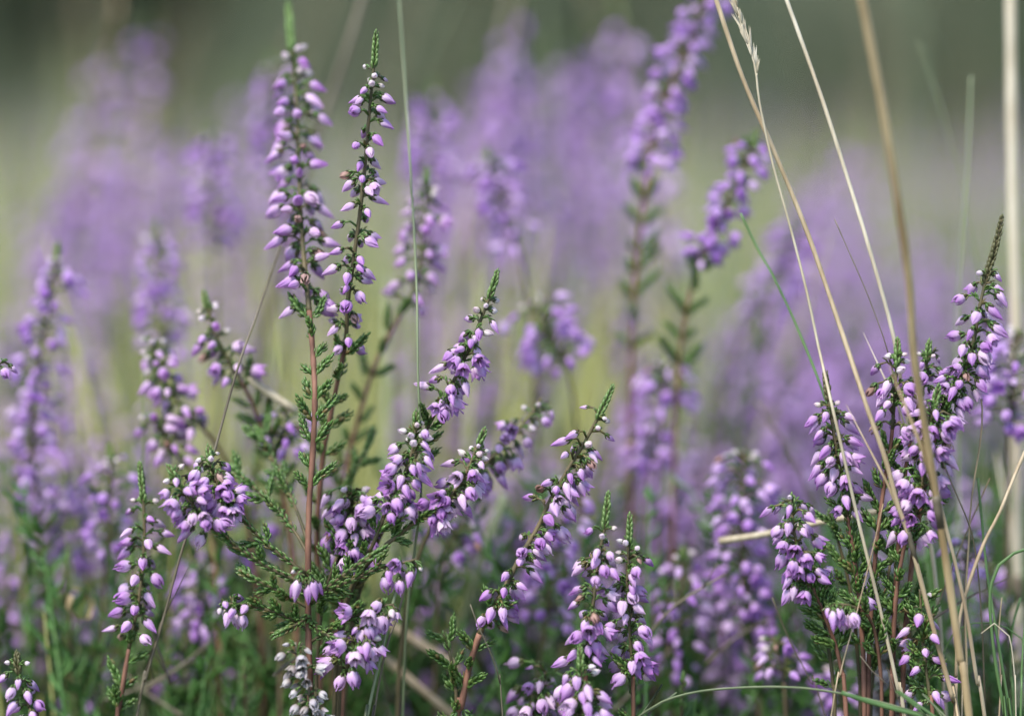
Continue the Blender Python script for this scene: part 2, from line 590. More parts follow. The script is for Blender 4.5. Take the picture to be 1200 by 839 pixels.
    # --- green growing tip
    if tip:
        tb = MB()
        k = max(3, next((i for i, s in enumerate(cur.s) if s > tip * px), 3))
        tc = Curve([p - base for p in vis[:k + 1]])
        leaf_rows(tb, tc, .4 * MM, tc.L, .56 * MM, 1.75 * MM * tsize, 1.0 * MM * tsize, .30, tmat, r, True, not fine)
        tb.tube(tc.p, [.3 * MM] * len(tc.p), tmat, 5)
        link('growing_tip', tb.mesh('growing_tip'), root)
    # --- leafy side twigs, in pairs
    for (a0, a1) in ([tw] if tw and not isinstance(tw[0], tuple) else tw):
        s = a0; k = r.randint(0, 1)
        while s < a1:
            p, T = cur.at(s * px)
            up = -T
            side = (RT if k % 2 == 0 or r.random() < .45 else FWD)
            side = (side - up * side.dot(up)).normalized()
            for sg in (1, -1):
                if r.random() < .12: continue
                o = (side * sg + Vector((0, r.uniform(-.5, .5), 0))).normalized()
                d = (up * r.uniform(.75, 1.15) + o * .72).normalized()
                m = Matrix.Translation(p + o * (.4 * MM) - base) @ frame(d, r.uniform(0, 6.28)) @ Matrix.Scale(r.uniform(.85, 1.15) * (1 if fine else 1.1), 4)
                link('leafy_twig', r.choice(twl or TWIGS), root, mat=m)
            s += twsp * r.uniform(.8, 1.2); k += 1
    return cur


def sprig(label, path, group='heather sprigs in flower', cat='heather', name='heather_sprig', **kw):
    last = P(*path[-1])
    base = Vector((last.x, last.y, 0))
    root = thing(name, label, cat, base, group)
    add_branch(root, base, path, ground=True, **kw)
    return root


# ------------------------------------------------------------------ the central plant
g = 'heather sprigs in flower'
b0 = P(366, 900, 0)
base = Vector((b0.x, b0.y, 0))
plant = thing('heather_plant', 'tallest branching heather plant with bare reddish main stem, left of centre', 'heather', base, g)
add_branch(plant, base, [(338, 6, 40), (342, 60, 36), (347, 120, 30), (350, 200, 22), (355, 290, 14), (363, 370, 6), (367, 420, 3), (369, 470, 0), (366, 540, 0), (362, 600, 0), (361, 690, 0), (362, 760, 0), (366, 900, 0)],
           fl=(62, 428), sp=4.9, tip=57, tw=(440, 660), twsp=27, ground=True, seed=3, r1=.56, size=1.1, tsize=1.45, droop=.5, bias=(0, 0, .3), openp=.15, name='main_stem', young=70, ped=1.25)
add_branch(plant, base, [(244, 523, -2), (249, 552, -2), (265, 586, -2), (291, 615, -1), (317, 641, -1), (345, 662, 0), (359, 672, 0)],
           fl=(12, 80), sp=2.8, tip=20, tw=(95, 170), twsp=44, leafy=(60, 175), seed=5, name='branch', openp=.85, bias=(-.15, -.2, .7), bw=.7, droop=.75, twl=TWIGS_SHORT, young=18, r1=.5, smat='stem_green')
add_branch(plant, base, [(197, 546, -6), (207, 562, -6), (223, 588, -6), (246, 615, -5), (278, 641, -4), (317, 666, -2), (358, 684, 0)],
           fl=(12, 92), sp=2.9, tip=18, tw=(115, 195), twsp=46, leafy=(80, 200), seed=6, name='branch', openp=.85, bias=(-.1, -.2, .7), bw=.7, droop=.75, twl=TWIGS_SHORT, young=18, r1=.5, smat='stem_green')
add_branch(plant, base, [(279, 668, -5), (300, 680, -5), (325, 692, -3), (361, 712, 0)], tip=12, tw=(20, 75), twsp=26, leafy=(5, 85), seed=7, name='branch', twl=TWIGS_SHORT, tmat='leaf', r1=.45, smat='stem_green')
add_branch(plant, base, [(262, 706, -3), (275, 708, -3), (296, 710, -3), (325, 718, -2), (350, 730, 0), (362, 742, 0)], fl=(2, 32), sp=3.1, tip=0, tw=(45, 100), twsp=26, leafy=(28, 105), seed=8,
           name='branch', openp=.5, bias=(0, -.7, .5), bw=.9, droop=.9, twl=TWIGS_SHORT, young=8, r1=.45, smat='stem_green')
add_branch(plant, base, [(488, 655, -4), (470, 660, -4), (448, 664, -3), (420, 676, -3), (390, 690, -1), (362, 706, 0)], fl=(2, 42), sp=3.6, tip=0, tw=(50, 130), twsp=26, leafy=(38, 135), seed=9,
           name='branch', openp=.4, bias=(0, -.7, .5), bw=.9, droop=.9, twl=TWIGS_SHORT, young=8, r1=.45, smat='stem_green')
add_branch(plant, base, [(462, 708, -4), (440, 712, -4), (415, 722, -3), (390, 735, -2), (364, 752, 0)], fl=(2, 55), sp=3.6, tip=0, tw=(55, 100), twsp=24, leafy=(40, 105), seed=10,
           name='branch', openp=.5, bias=(0, -.8, .4), bw=.9, droop=.95, twl=TWIGS_SHORT, young=8, r1=.45, smat='stem_green')
add_branch(plant, base, [(352, 664, -6), (358, 670, -5), (361, 690, -1), (362, 700, 0)], fl=(2, 24), sp=3.5, tip=0, seed=12,
           name='branch', openp=.3, bias=(0, -.8, .8), bw=.9, droop=1.5, young=4, r1=.45, smat='stem_green')

for pth, sd_ in (([(268, 545, 16), (290, 565, 14), (320, 592, 10), (345, 622, 5), (361, 650, 1)], 61), ([(300, 500, 24), (318, 535, 20), (338, 575, 14), (352, 610, 7), (362, 640, 2)], 62),
                 ([(438, 505, 26), (425, 535, 25), (404, 572, 24), (388, 620, 22), (376, 680, 18)], 63),
                 ([(455, 640, -6), (430, 655, -6), (405, 672, -5), (382, 690, -3), (363, 708, 0)], 65), ([(268, 640, 6), (290, 650, 6), (318, 664, 5), (342, 680, 3), (360, 696, 1)], 66),
                 ([(410, 760, -5), (395, 750, -5), (380, 742, -4), (364, 730, 0)], 67), ([(320, 745, -5), (335, 738, -5), (350, 730, -3), (362, 722, 0)], 68)):
    add_branch(plant, base, pth, tip=10, tw=((16, 110) if sd_ < 64 else ()), twsp=30, leafy=(4, 130), seed=sd_, name='branch', twl=TWIGS_SHORT + TWIGS_SHORT + TWIGS[3:4], tmat='leaf', r1=.42, smat='stem_green')

# ------------------------------------------------------------------ sprigs round it, in and near the plane of focus
sprig('slim heather spike with small pale buds, just right of the tallest spike',
      [(441, 38, -1), (438, 80, 0), (433, 130, 1), (428, 190, 2), (423, 240, 2), (415, 300, 3), (408, 350, 5), (405, 400, 8), (397, 440, 10), (387, 490, 13), (378, 540, 16), (372, 620, 20), (374, 720, 24), (376, 870, 28)],
      fl=(45, 376), sp=5.4, tip=40, tw=(385, 640), twsp=30, seed=13, droop=.45, openp=.1, young=60, ped=1.05, r1=.5, size=.86)
sprig('soft heather spike behind the thin straw, its bare lower stem bending left',
      [(501, 198, 42), (497, 260, 42), (488, 330, 42), (470, 368, 42), (447, 410, 42), (426, 470, 42), (408, 540, 44), (396, 620, 46), (392, 720, 48), (390, 880, 50)],
      fl=(20, 180), sp=6.5, tip=22, tw=(190, 520), twsp=30, seed=14, bias=(.3, 0, .4), openp=.2, fine=True)
sprig('crisp heather spike leaning right with dark green tip, above the straw-crossed cluster',
      [(583, 318, 0), (573, 350, 0), (553, 400, 0), (535, 440, 0), (512, 480, 3), (492, 520, 7), (470, 580, 10), (440, 640, 14), (415, 720, 18), (400, 870, 22)],
      fl=(36, 175), sp=3.7, tip=32, tw=(178, 280), twsp=26, seed=15, bias=(-.05, 0, .6), droop=.6, openp=.25, smat='stem_green')
sprig('dense heather cluster directly below the crisp leaning spike, a straw rising through it',
      [(488, 482, -3), (485, 520, -3), (472, 560, -3), (452, 600, -3), (436, 640, -2), (415, 680, 2), (398, 740, 5), (390, 870, 8)],
      fl=(16, 128), sp=2.7, tip=15, tw=(150, 230), twsp=34, seed=16, bias=(.1, -.1, .7), droop=.75, openp=.85, smat='stem_green', tmat='leaf')
sprig('heather spike arching right from the middle with big pale bells hanging along it',
      [(568, 503, -2), (557, 530, -2), (542, 562, -2), (520, 588, -2), (492, 608, -2), (468, 626, -1), (440, 650, 0), (412, 690, 4), (400, 750, 7), (396, 870, 10)],
      fl=(20, 122), sp=2.8, tip=20, tw=(135, 200), twsp=34, leafy=(112, 170), seed=17, bias=(.25, -.2, .6), droop=.75, openp=.8, smat='stem_green')
sprig('slightly soft heather spike ending in white buds, poking out right beyond the arching spike',
      [(634, 466, 24), (618, 492, 22), (597, 515, 20), (572, 540, 18), (540, 572, 18), (510, 610, 18), (485, 670, 20), (470, 760, 22), (465, 880, 24)],
      fl=(10, 130), sp=4.6, tip=0, tw=(140, 200), seed=18, bias=(.2, -.2, .4), droop=.8, openp=.4, smat='stem_green')
sprig('soft rounded heather cluster tucked behind the bare red stem on its right',
      [(412, 572, 10), (412, 600, 10), (408, 640, 10), (402, 690, 14), (395, 760, 18), (392, 880, 20)],
      fl=(3, 92), sp=1.7, tip=0, tw=(80, 180), twsp=18, seed=19, bias=(0, 0, .5), droop=1.1, openp=.6, young=8, ped=1.6)
sprig('heather flowers hanging in a drooping bunch right of the dried grey sprig',
      [(428, 738, -4), (420, 752, -4), (410, 772, -3), (404, 800, 0), (400, 870, 4)],
      fl=(2, 58), sp=2.7, tip=0, seed=20, bias=(0, -.3, .6), droop=.95, openp=.5, young=6, ped=1.3)
sprig('long heather spike leaning right at the middle, flowers hung along its right side',
      [(718, 453, -1), (703, 485, -1), (684, 520, 0), (662, 556, 0), (643, 590, 0), (628, 622, 0), (608, 655, 0), (590, 692, 0), (570, 724, 2), (553, 770, 4), (540, 830, 6), (530, 890, 8)],
      fl=(38, 330), sp=4.8, tip=36, tw=(300, 450), twsp=28, seed=21, bias=(.7, -.3, .5), bw=.85, droop=.5, openp=.12, r1=.65)
sprig('left and taller one of two close upright heather spikes at bottom centre',
      [(713, 578, -4), (708, 620, -4), (701, 660, -4), (696, 700, -4), (690, 745, -3), (686, 800, -1), (682, 890, 2)],
      fl=(42, 205), sp=3.9, tip=36, tw=(210, 300), seed=22, bias=(-.15, 0, .5), droop=.6, openp=.25)
sprig('right one of two close upright heather spikes at bottom centre, open round bells below',
      [(738, 603, -2), (737, 640, -2), (735, 690, -2), (738, 735, -2), (741, 780, -1), (743, 890, 2)],
      fl=(34, 190), sp=3.6, tip=32, tw=(190, 300), seed=23, bias=(.1, 0, .5), droop=.75, openp=.45)
sprig('heather spike cut off by the bottom edge under the two close upright spikes',
      [(680, 758, -8), (681, 790, -8), (685, 839, -8), (688, 910, -6)],
      fl=(26, 140), sp=3.3, tip=24, seed=24, bias=(0, 0, .6), droop=.8, openp=.2, young=14, size=1.05)
sprig('low rounded heather tuft at the bottom edge left of the broad green tip',
      [(640, 786, 14), (632, 810, 14), (625, 850, 14), (622, 900, 14)],
      fl=(2, 90), sp=2.6, tip=0, seed=25, bias=(0, 0, .5), droop=.9, openp=.5, young=6, ped=1.8)
sprig('slender heather spike at left below the leaning clusters, small pink buds spaced in rows',
      [(164, 543, 9), (168, 590, 9), (169, 640, 9), (163, 700, 9), (151, 760, 9), (140, 830, 10), (134, 890, 10)],
      fl=(46, 215), sp=4.6, tip=45, tw=(215, 330), seed=26, bias=(0, 0, .4), droop=.45, openp=.08, size=.92)
sprig('short soft heather spike leaning left at upper left beside the dark thin stalk',
      [(239, 342, 26), (248, 378, 26), (262, 412, 26), (282, 446, 28), (303, 490, 32), (330, 570, 38), (345, 680, 42), (350, 880, 46)],
      fl=(22, 112), sp=3.7, tip=16, tw=(130, 320), twsp=24, seed=27, bias=(-.1, 0, .5), openp=.3)
sprig('soft heather spike slanting down to the right below the short upper-left spike',
      [(176, 392, 36), (186, 430, 36), (205, 466, 36), (236, 500, 38), (265, 540, 42), (290, 620, 46), (305, 720, 50), (310, 880, 54)],
      fl=(8, 135), sp=4.2, tip=0, seed=28, bias=(0, 0, .5), openp=.3)
sprig('small soft heather bunch just above the two drooping left clusters',
      [(178, 484, 36), (190, 508, 36), (207, 532, 38), (228, 560, 42), (250, 640, 46), (262, 880, 50)],
      fl=(3, 66), sp=3.6, tip=0, seed=29, bias=(0, 0, .5), openp=.3, young=10)
sprig('heather spray at the bottom left corner with red-brown tip and few pointed buds',
      [(20, 764, -3), (22, 790, -3), (32, 822, -3), (44, 860, -2), (50, 900, 0)],
      fl=(14, 110), sp=4.2, tip=18, size=.8, seed=30, bias=(.1, 0, .5), droop=.7, openp=.15, young=10, tmat='leaf_brown')
sprig('heather tip just entering at the left edge, only a few pointed buds showing',
      [(-3, 420, -2), (-8, 440, -2), (-16, 480, 0), (-24, 600, 2), (-26, 760, 2), (-28, 900, 2)],
      fl=(4, 40), sp=4.0, tip=0, size=.8, seed=31, bias=(.3, 0, .3), droop=.45, young=8)
sprig('heather spike at the right with a long bare bronze tip against the pale thick straw',
      [(1174, 255, -2), (1166, 290, -2), (1156, 325, -1), (1147, 365, -1), (1140, 405, 0), (1128, 440, 0), (1110, 475, 1), (1096, 510, 2), (1084, 570, 3), (1070, 650, 4), (1060, 760, 5), (1056, 890, 6)],
      fl=(66, 245), sp=4.2, tip=74, tw=(250, 420), twsp=30, seed=32, bias=(.1, 0, .45), droop=.7, openp=.3, tmat='leaf_brown', young=25)
sprig('heather sprig at right with flared top of white buds and purple bunch below',
      [(1052, 398, 1), (1051, 430, 1), (1048, 470, 1), (1044, 520, 1), (1036, 570, 2), (1028, 630, 2), (1022, 700, 3), (1018, 780, 4), (1016, 890, 4)],
      fl=(20, 105), sp=3.9, tip=26, tw=(130, 350), twsp=24, seed=33, bias=(0, 0, .5), droop=.75, openp=.3, young=26, ped=1.4)
sprig('small pale heather tip close behind the golden straw at right',
      [(1089, 400, 4), (1086, 425, 4), (1079, 462, 4), (1066, 520, 4), (1056, 600, 5), (1048, 720, 6), (1045, 890, 6)],
      fl=(18, 66), sp=3.8, tip=24, tw=(70, 250), twsp=24, seed=34, bias=(.1, 0, .4), droop=.9, openp=.2, young=20)
sprig('fullest heather cluster at right, open bells massed round the golden straw',
      [(1100, 452, -4), (1094, 480, -4), (1086, 520, -4), (1081, 560, -4), (1073, 600, -3), (1060, 640, -2), (1050, 700, 0), (1046, 780, 2), (1044, 890, 2)],
      fl=(22, 180), sp=2.5, tip=24, tw=(190, 330), twsp=24, seed=35, bias=(0, 0, .6), droop=.75, openp=.6, young=14, ped=1.35)
sprig('heather spike at right where the thin white straw and green blade meet',
      [(967, 436, -1), (971, 470, -1), (979, 520, -1), (986, 560, 0), (993, 605, 1), (1002, 660, 2), (1010, 740, 3), (1014, 890, 4)],
      fl=(40, 165), sp=3.8, tip=34, tw=(170, 330), twsp=20, leafy=(160, 210), seed=36, bias=(-.05, 0, .5), droop=.75, openp=.35, young=14, tmat='leaf_brown')
sprig('heather cluster in front of the broken pale straw, hanging bells on dark leafy stem',
      [(928, 580, -3), (929, 610, -3), (934, 640, -3), (945, 672, -2), (962, 710, 0), (985, 780, 3), (995, 890, 5)],
      fl=(5, 112), sp=2.9, tip=10, tw=(100, 200), twsp=16, leafy=(95, 140), seed=37, bias=(-.1, -.1, .6), droop=.9, openp=.45, young=12, ped=1.35)
sprig('little isolated heather bunch nodding at lower right below the hanging cluster',
      [(972, 710, -6), (986, 708, -6), (1003, 712, -5), (1022, 730, -2), (1032, 790, 1), (1034, 890, 3)],
      fl=(0, 36), sp=2.4, tip=0, tw=(50, 120), twsp=18, seed=38, bias=(0, -.7, .5), bw=.9, droop=1.1, openp=.3, young=4, ped=.8)
sprig('sparse heather sprig at lower right among straws with small pink buds and brown dry foot',
      [(1078, 690, 0), (1080, 730, 0), (1084, 775, 0), (1090, 820, 0), (1096, 890, 0)],
      fl=(10, 150), sp=8.5, tip=0, tw=(20, 150), twsp=22, seed=39, bias=(0, 0, .4), droop=.5, openp=.05, young=6, twl=TWIGS_SHORT)
# leafy flowerless stems among the sharp sprigs
for lb, pth in (('leafy heather stem without flowers, dark green, right of the nodding isolated bunch', [(1046, 640, 6), (1040, 680, 6), (1030, 730, 7), (1022, 800, 8), (1018, 890, 8)]),
                ('leafy heather stem without flowers, under the hanging cluster by the broken pale straw', [(948, 650, 5), (956, 690, 5), (966, 730, 6), (976, 800, 7), (980, 890, 8)]),
                ('leafy heather stem without flowers, under the spike crossed by the white straw', [(972, 600, 8), (984, 640, 8), (996, 690, 8), (1006, 780, 9), (1010, 890, 9)]),
                ('leafy heather stem without flowers, at the foot of the long leaning spike', [(520, 742, 6), (528, 770, 6), (534, 810, 7), (536, 890, 8)]),
                ('leafy heather stem without flowers, close right of the bare reddish main stem', [(402, 630, 8), (392, 660, 8), (380, 700, 8), (372, 770, 9), (370, 890, 10)]),
                ('leafy heather stem without flowers, among the lowest straws at right', [(1062, 690, 8), (1066, 730, 8), (1068, 790, 8), (1068, 890, 8)])):
    sprig(lb, pth, group='leafy stems without flowers', name='leafy_heather', fl=None, tip=14, tw=(12, 170), twsp=26, seed=len(lb), smat='stem_green')
# dried sprigs
sprig('dried heather sprig with grey-white papery flowers at the foot of the central plant',
      [(346, 752, -6), (350, 775, -6), (360, 800, -6), (366, 839, -5), (368, 900, -3)],
      group='dried heather sprigs', fl=(4, 120), sp=3.7, tip=0, seed=40, bias=(.1, 0, .6), droop=.6, openp=.9, young=3, dead=True, smat='straw_dark', upper='straw_dark', size=.68, ped=.9)
sprig('dried heather sprig with dull papery flowers low at right behind the straws',
      [(1040, 740, 22), (1042, 770, 22), (1046, 800, 22), (1050, 839, 22), (1052, 900, 22)],
      group='dried heather sprigs', fl=(4, 110), sp=3.4, tip=0, seed=41, bias=(.1, 0, .6), droop=.6, openp=.9, young=3, dead=True, smat='straw_dark', upper='straw_dark', size=.9)

# ------------------------------------------------------------------ blurred sprigs behind, each where the photo shows it
g2 = 'blurred heather sprigs close behind'
S = lambda label, path, **kw: sprig(label, path, group=g2, **dict(dict(fine=False, sp=4.6, openp=.4, tip=20, bias=(0, 0, .3), young=15, smat='stem_far', upper='stem_far', ped=1.5), **kw))
S('tall blurred heather spike leaning out of the top edge on long brown stem',
  [(838, -20, 70), (806, 50, 70), (780, 120, 70), (764, 180, 70), (754, 240, 70), (744, 330, 70), (740, 420, 72), (738, 500, 74), (738, 620, 78), (736, 760, 80), (734, 900, 80)], fl=(5, 262), sp=3.4, tw=(270, 520), twsp=34, tip=0, ped=1.2, smat='stem', upper='stem')
S('blurred heather spike leaning right under the long straws, dark green tip',
  [(887, 152, 52), (868, 205, 52), (845, 255, 52), (820, 305, 54), (806, 360, 56), (796, 430, 60), (790, 560, 66), (788, 720, 72), (786, 890, 76)], fl=(18, 190), sp=2.9, tw=(195, 330), twsp=34, ped=1.1, smat='stem', upper='stem')
S('blurred heather spike right of centre top, bending right at its foot',
  [(570, 172, 78), (582, 220, 78), (600, 265, 78), (612, 310, 80), (622, 380, 84), (630, 520, 90), (634, 900, 95)], fl=(15, 140), sp=3.8)
S('blurred heather bunch hanging right of the crisp leaning spike',
  [(622, 352, 62), (640, 385, 62), (660, 420, 64), (672, 470, 68), (684, 620, 74), (690, 900, 80)], fl=(4, 105), sp=2.5, tip=0, ped=2.2)
S('blurred heather knot of a few flowers at centre right, upper of two',
  [(775, 420, 66), (778, 450, 66), (776, 500, 68), (770, 640, 72), (768, 900, 76)], fl=(8, 72), sp=2.6, ped=2)
S('blurred heather knot of a few flowers at centre right, lower of two',
  [(765, 488, 70), (764, 515, 70), (760, 560, 72), (756, 700, 76), (755, 900, 80)], fl=(8, 68), sp=2.8, ped=2)
S('blurred heather spike along the left edge with green tip, flowers down both sides',
  [(68, 284, 56), (62, 340, 56), (50, 400, 56), (42, 450, 58), (38, 520, 58), (44, 600, 60), (52, 700, 62), (55, 820, 64), (56, 900, 66)], fl=(25, 350), sp=5.2, tw=(360, 560), tip=24)
S('blurred heather spike behind the upper-left short spike, pale green tip',
  [(184, 258, 88), (186, 300, 88), (188, 350, 90), (190, 420, 92), (192, 560, 96), (194, 900, 100)], fl=(22, 180), sp=3.6)
S('blurred heather spike at left between the edge spike and the slender pink one',
  [(128, 520, 46), (130, 560, 46), (128, 600, 48), (124, 660, 50), (120, 760, 54), (118, 900, 58)], fl=(20, 140), sp=5, tip=18)
S('large blurred heather spike low at right, left of the broken straw',
  [(872, 528, 44), (870, 570, 44), (868, 620, 44), (872, 680, 46), (880, 740, 48), (888, 800, 50), (892, 900, 54)], fl=(5, 235), sp=2.8, tip=0, ped=1.9)
S('blurred heather bunch low at right beneath the large blurred spike',
  [(905, 745, 30), (912, 770, 30), (918, 800, 30), (922, 890, 32)], fl=(3, 55), sp=3, tip=0)
S('dense blurred heather spike at the right edge over the pale thick straw',
  [(1196, 385, 40), (1190, 420, 40), (1186, 460, 40), (1182, 500, 42), (1180, 580, 44), (1180, 720, 46), (1180, 900, 48)], fl=(5, 130), sp=2.4, tip=0, ped=1.9)
S('blurred heather bunch low at the right between the straws',
  [(1138, 620, 26), (1134, 650, 26), (1130, 690, 28), (1128, 780, 30), (1126, 900, 32)], fl=(5, 60), sp=4, tip=0)
S('blurred heather bunch hanging beside the pale slanting straw under the arching spike',
  [(545, 610, 40), (530, 630, 40), (520, 655, 42), (512, 720, 46), (508, 900, 50)], fl=(2, 50), sp=3, tip=0, ped=1.8)
S('blurred heather spike behind the long leaning spike, soft bunches down to the ground',
  [(668, 560, 40), (660, 610, 40), (650, 660, 42), (640, 720, 44), (630, 800, 46), (626, 900, 48)], fl=(5, 190), sp=4.2, tip=10)
S('blurred heather spike right of the two close upright spikes',
  [(800, 640, 44), (798, 690, 44), (795, 740, 46), (790, 800, 48), (788, 900, 50)], fl=(10, 170), sp=4.6, tip=14)
S('blurred heather spike behind the bare red stem, left side, a few pale flowers low',
  [(338, 480, 34), (336, 510, 34), (334, 545, 36), (330, 620, 40), (328, 900, 44)], fl=(3, 50), sp=3, tip=0)
S('blurred leafy heather stem below the soft straw piece with flowers far down',
  [(300, 520, 60), (296, 580, 60), (290, 660, 62), (286, 760, 64), (284, 900, 66)], fl=(40, 160), sp=5, tw=(160, 300), tip=30)
S('blurred heather spike on the slant at right, sloping up towards the long straws',
  [(940, 262, 120), (915, 318, 120), (886, 372, 122), (860, 430, 126), (840, 540, 130), (835, 900, 140)], fl=(5, 150), sp=3.2, tip=0, ped=1.8)
S('blurred heather spike in the left distance with sunlit round blooms beside a brown stem',
  [(246, 150, 118), (248, 190, 118), (250, 240, 120), (250, 320, 124), (252, 480, 130), (254, 900, 140)], fl=(15, 170), sp=3.2)
S('pale blurred heather spike left of the tallest spike, crossing behind it',
  [(318, 60, 130), (322, 120, 130), (326, 190, 132), (328, 280, 136), (330, 460, 140), (332, 900, 150)], fl=(25, 230), sp=3.6)
S('blurred heather spike close behind the slim pale-bud spike and its straw',
  [(508, 95, 130), (505, 150, 130), (500, 210, 130), (496, 300, 134), (494, 480, 140), (492, 900, 150)], fl=(20, 170), sp=3.0)
S('blurred heather spike at left centre, low between slender pink spike and drooping clusters',
  [(238, 660, 48), (236, 700, 48), (232, 740, 50), (230, 800, 52), (228, 900, 54)], fl=(4, 90), sp=3.5, tip=0)
S('blurred heather spike at right under the pale thick straw, low',
  [(1158, 660, 60), (1160, 720, 60), (1160, 780, 62), (1160, 900, 64)], fl=(4, 130), sp=4.5, tip=0)
S('blurred heather bunch at the bottom edge between the lower right straws',
  [(980, 770, 40), (984, 800, 40), (988, 840, 40), (990, 900, 42)], fl=(2, 90), sp=4, tip=0)
S('blurred heather bunch at bottom left, in the dark green left of the slender pink spike',
  [(78, 560, 70), (80, 600, 70), (80, 650, 72), (78, 740, 74), (76, 900, 76)], fl=(4, 120), sp=3.2, tip=0, ped=1.8)


# ------------------------------------------------------------------ far sprigs (out of focus): a stem and a flower spike, copied
def low_bud(mb, p, ax, ln, w, r, mat):
    m = frame(ax, r.uniform(0, 6.28))
    rows = []; ts = []
    for (t, k) in ((0, .45), (.3, 1), (.65, .8), (1, .08)):
        rows.append([p + m.to_3x3() @ Vector((w * k * math.cos(a * PI * .4), w * k * math.sin(a * PI * .4), ln * t)) for a in range(5)])
        ts.append(t)
    mb.quadgrid(rows, mat, ts, r.random(), True)


def far_meshes(seed, H, F, nfl, lean, side=3, leaves=70):
    r = random.Random(seed)
    sb = MB(); fb = MB()
    pts = [Vector((lean * H * u * u, 0.02 * H * math.sin(u * 4 + seed), H * u)) for u in (1, .85, .7, .5, .25, 0)]
    cur = Curve(catmull(pts, 8 * MM))
    sb.tube(cur.p, [(.35 + 1.2 * s / H) * MM for s in cur.s], 'stem_far', 5)
    for k in range(leaves):
        s = F + (H * .75 - F) * r.random()
        p, T = cur.at(s)
        a = r.uniform(0, 6.28)
        o = Vector((math.cos(a), math.sin(a), 0))
        sb.leaf(p, -T + o * r.uniform(.5, 1.1), o, r.uniform(4, 8) * MM, 1.9 * MM, 'leaf_far', r.random(), True)
    for k in range(10):
        p, T = cur.at(k * .9 * MM)
        a = k * 2.2; o = Vector((math.cos(a), math.sin(a), 0))
        sb.leaf(p, -T + o * .3, o, 2.2 * MM, 1.2 * MM, 'leaf_tip', r.random(), True)
    tuft = [(0, F, 1.0)]
    nfl = int(nfl * .62)
    for k in range(nfl):
        if math.sin(k * .9 + seed) < -.55: continue
        s = 6 * MM + (F - 6 * MM) * (k + r.random()) / nfl
        p, T = cur.at(s)
        a = k * 2.4 + r.uniform(-.5, .5); o = Vector((math.cos(a), math.sin(a), 0))
        f = .7 + .35 * min(1, s / (F * .3))
        q = p + o * r.uniform(1.2, 3.6) * MM * (1 + side * .15 * s / F)
        low_bud(fb, q, o * .8 + DN * r.uniform(.2, .9), 4.6 * MM * f, 1.55 * MM * f, r, 'petal_far')
    return sb.mesh('stem'), fb.mesh('flower_spike')


FAR = [far_meshes(100 + i, H, F, n, ln) for i, (H, F, n, ln) in enumerate(
    ((.40, .075, 70, .06), (.38, .06, 56, -.08), (.42, .09, 84, .02), (.36, .05, 54, .12), (.40, .07, 75, -.03), (.34, .06, 62, -.14), (.39, .08, 80, .1)))]
BARE = [far_meshes(130 + i, H, F, n, ln, 3, 170)[0] for i, (H, F, n, ln) in enumerate(((.34, .01, 1, .05), (.30, .008, 1, -.1), (.27, .01, 1, .12)))]


def far_sprig(tip, label, group, r, k=None):
    """a far sprig standing on the ground whose tip is about at `tip`"""
    k = r.randrange(len(FAR)) if k is None else k
    st, fs = FAR[k]
    H = (.40, .38, .42, .36, .40, .34, .39)[k]
    rot = r.uniform(0, 6.28)
    tx, ty = r.gauss(0, .16), r.gauss(0, .10)
    m3 = Matrix.Rotation(ty, 3, 'Y') @ Matrix.Rotation(tx, 3, 'X') @ Matrix.Rotation(rot, 3, 'Z')
    lean = (.06, -.08, .02, .12, -.03, -.14, .1)[k] * H
    q = m3 @ Vector((lean, 0, H))
    sc = max(.4, tip.z / q.z)
    loc = Vector((tip.x - q.x * sc, tip.y - q.y * sc, 0))
    o = thing('heather_sprig', label, 'heather', loc, group)
    o.rotation_euler = m3.to_euler()
    w = min(sc, 1.1)
    for nm, me in (('stem', st), ('flower_spike', fs)):
        link(nm, me, o, mat=Matrix.Diagonal((w, w, sc, 1)))
    return o


rf = random.Random(77)
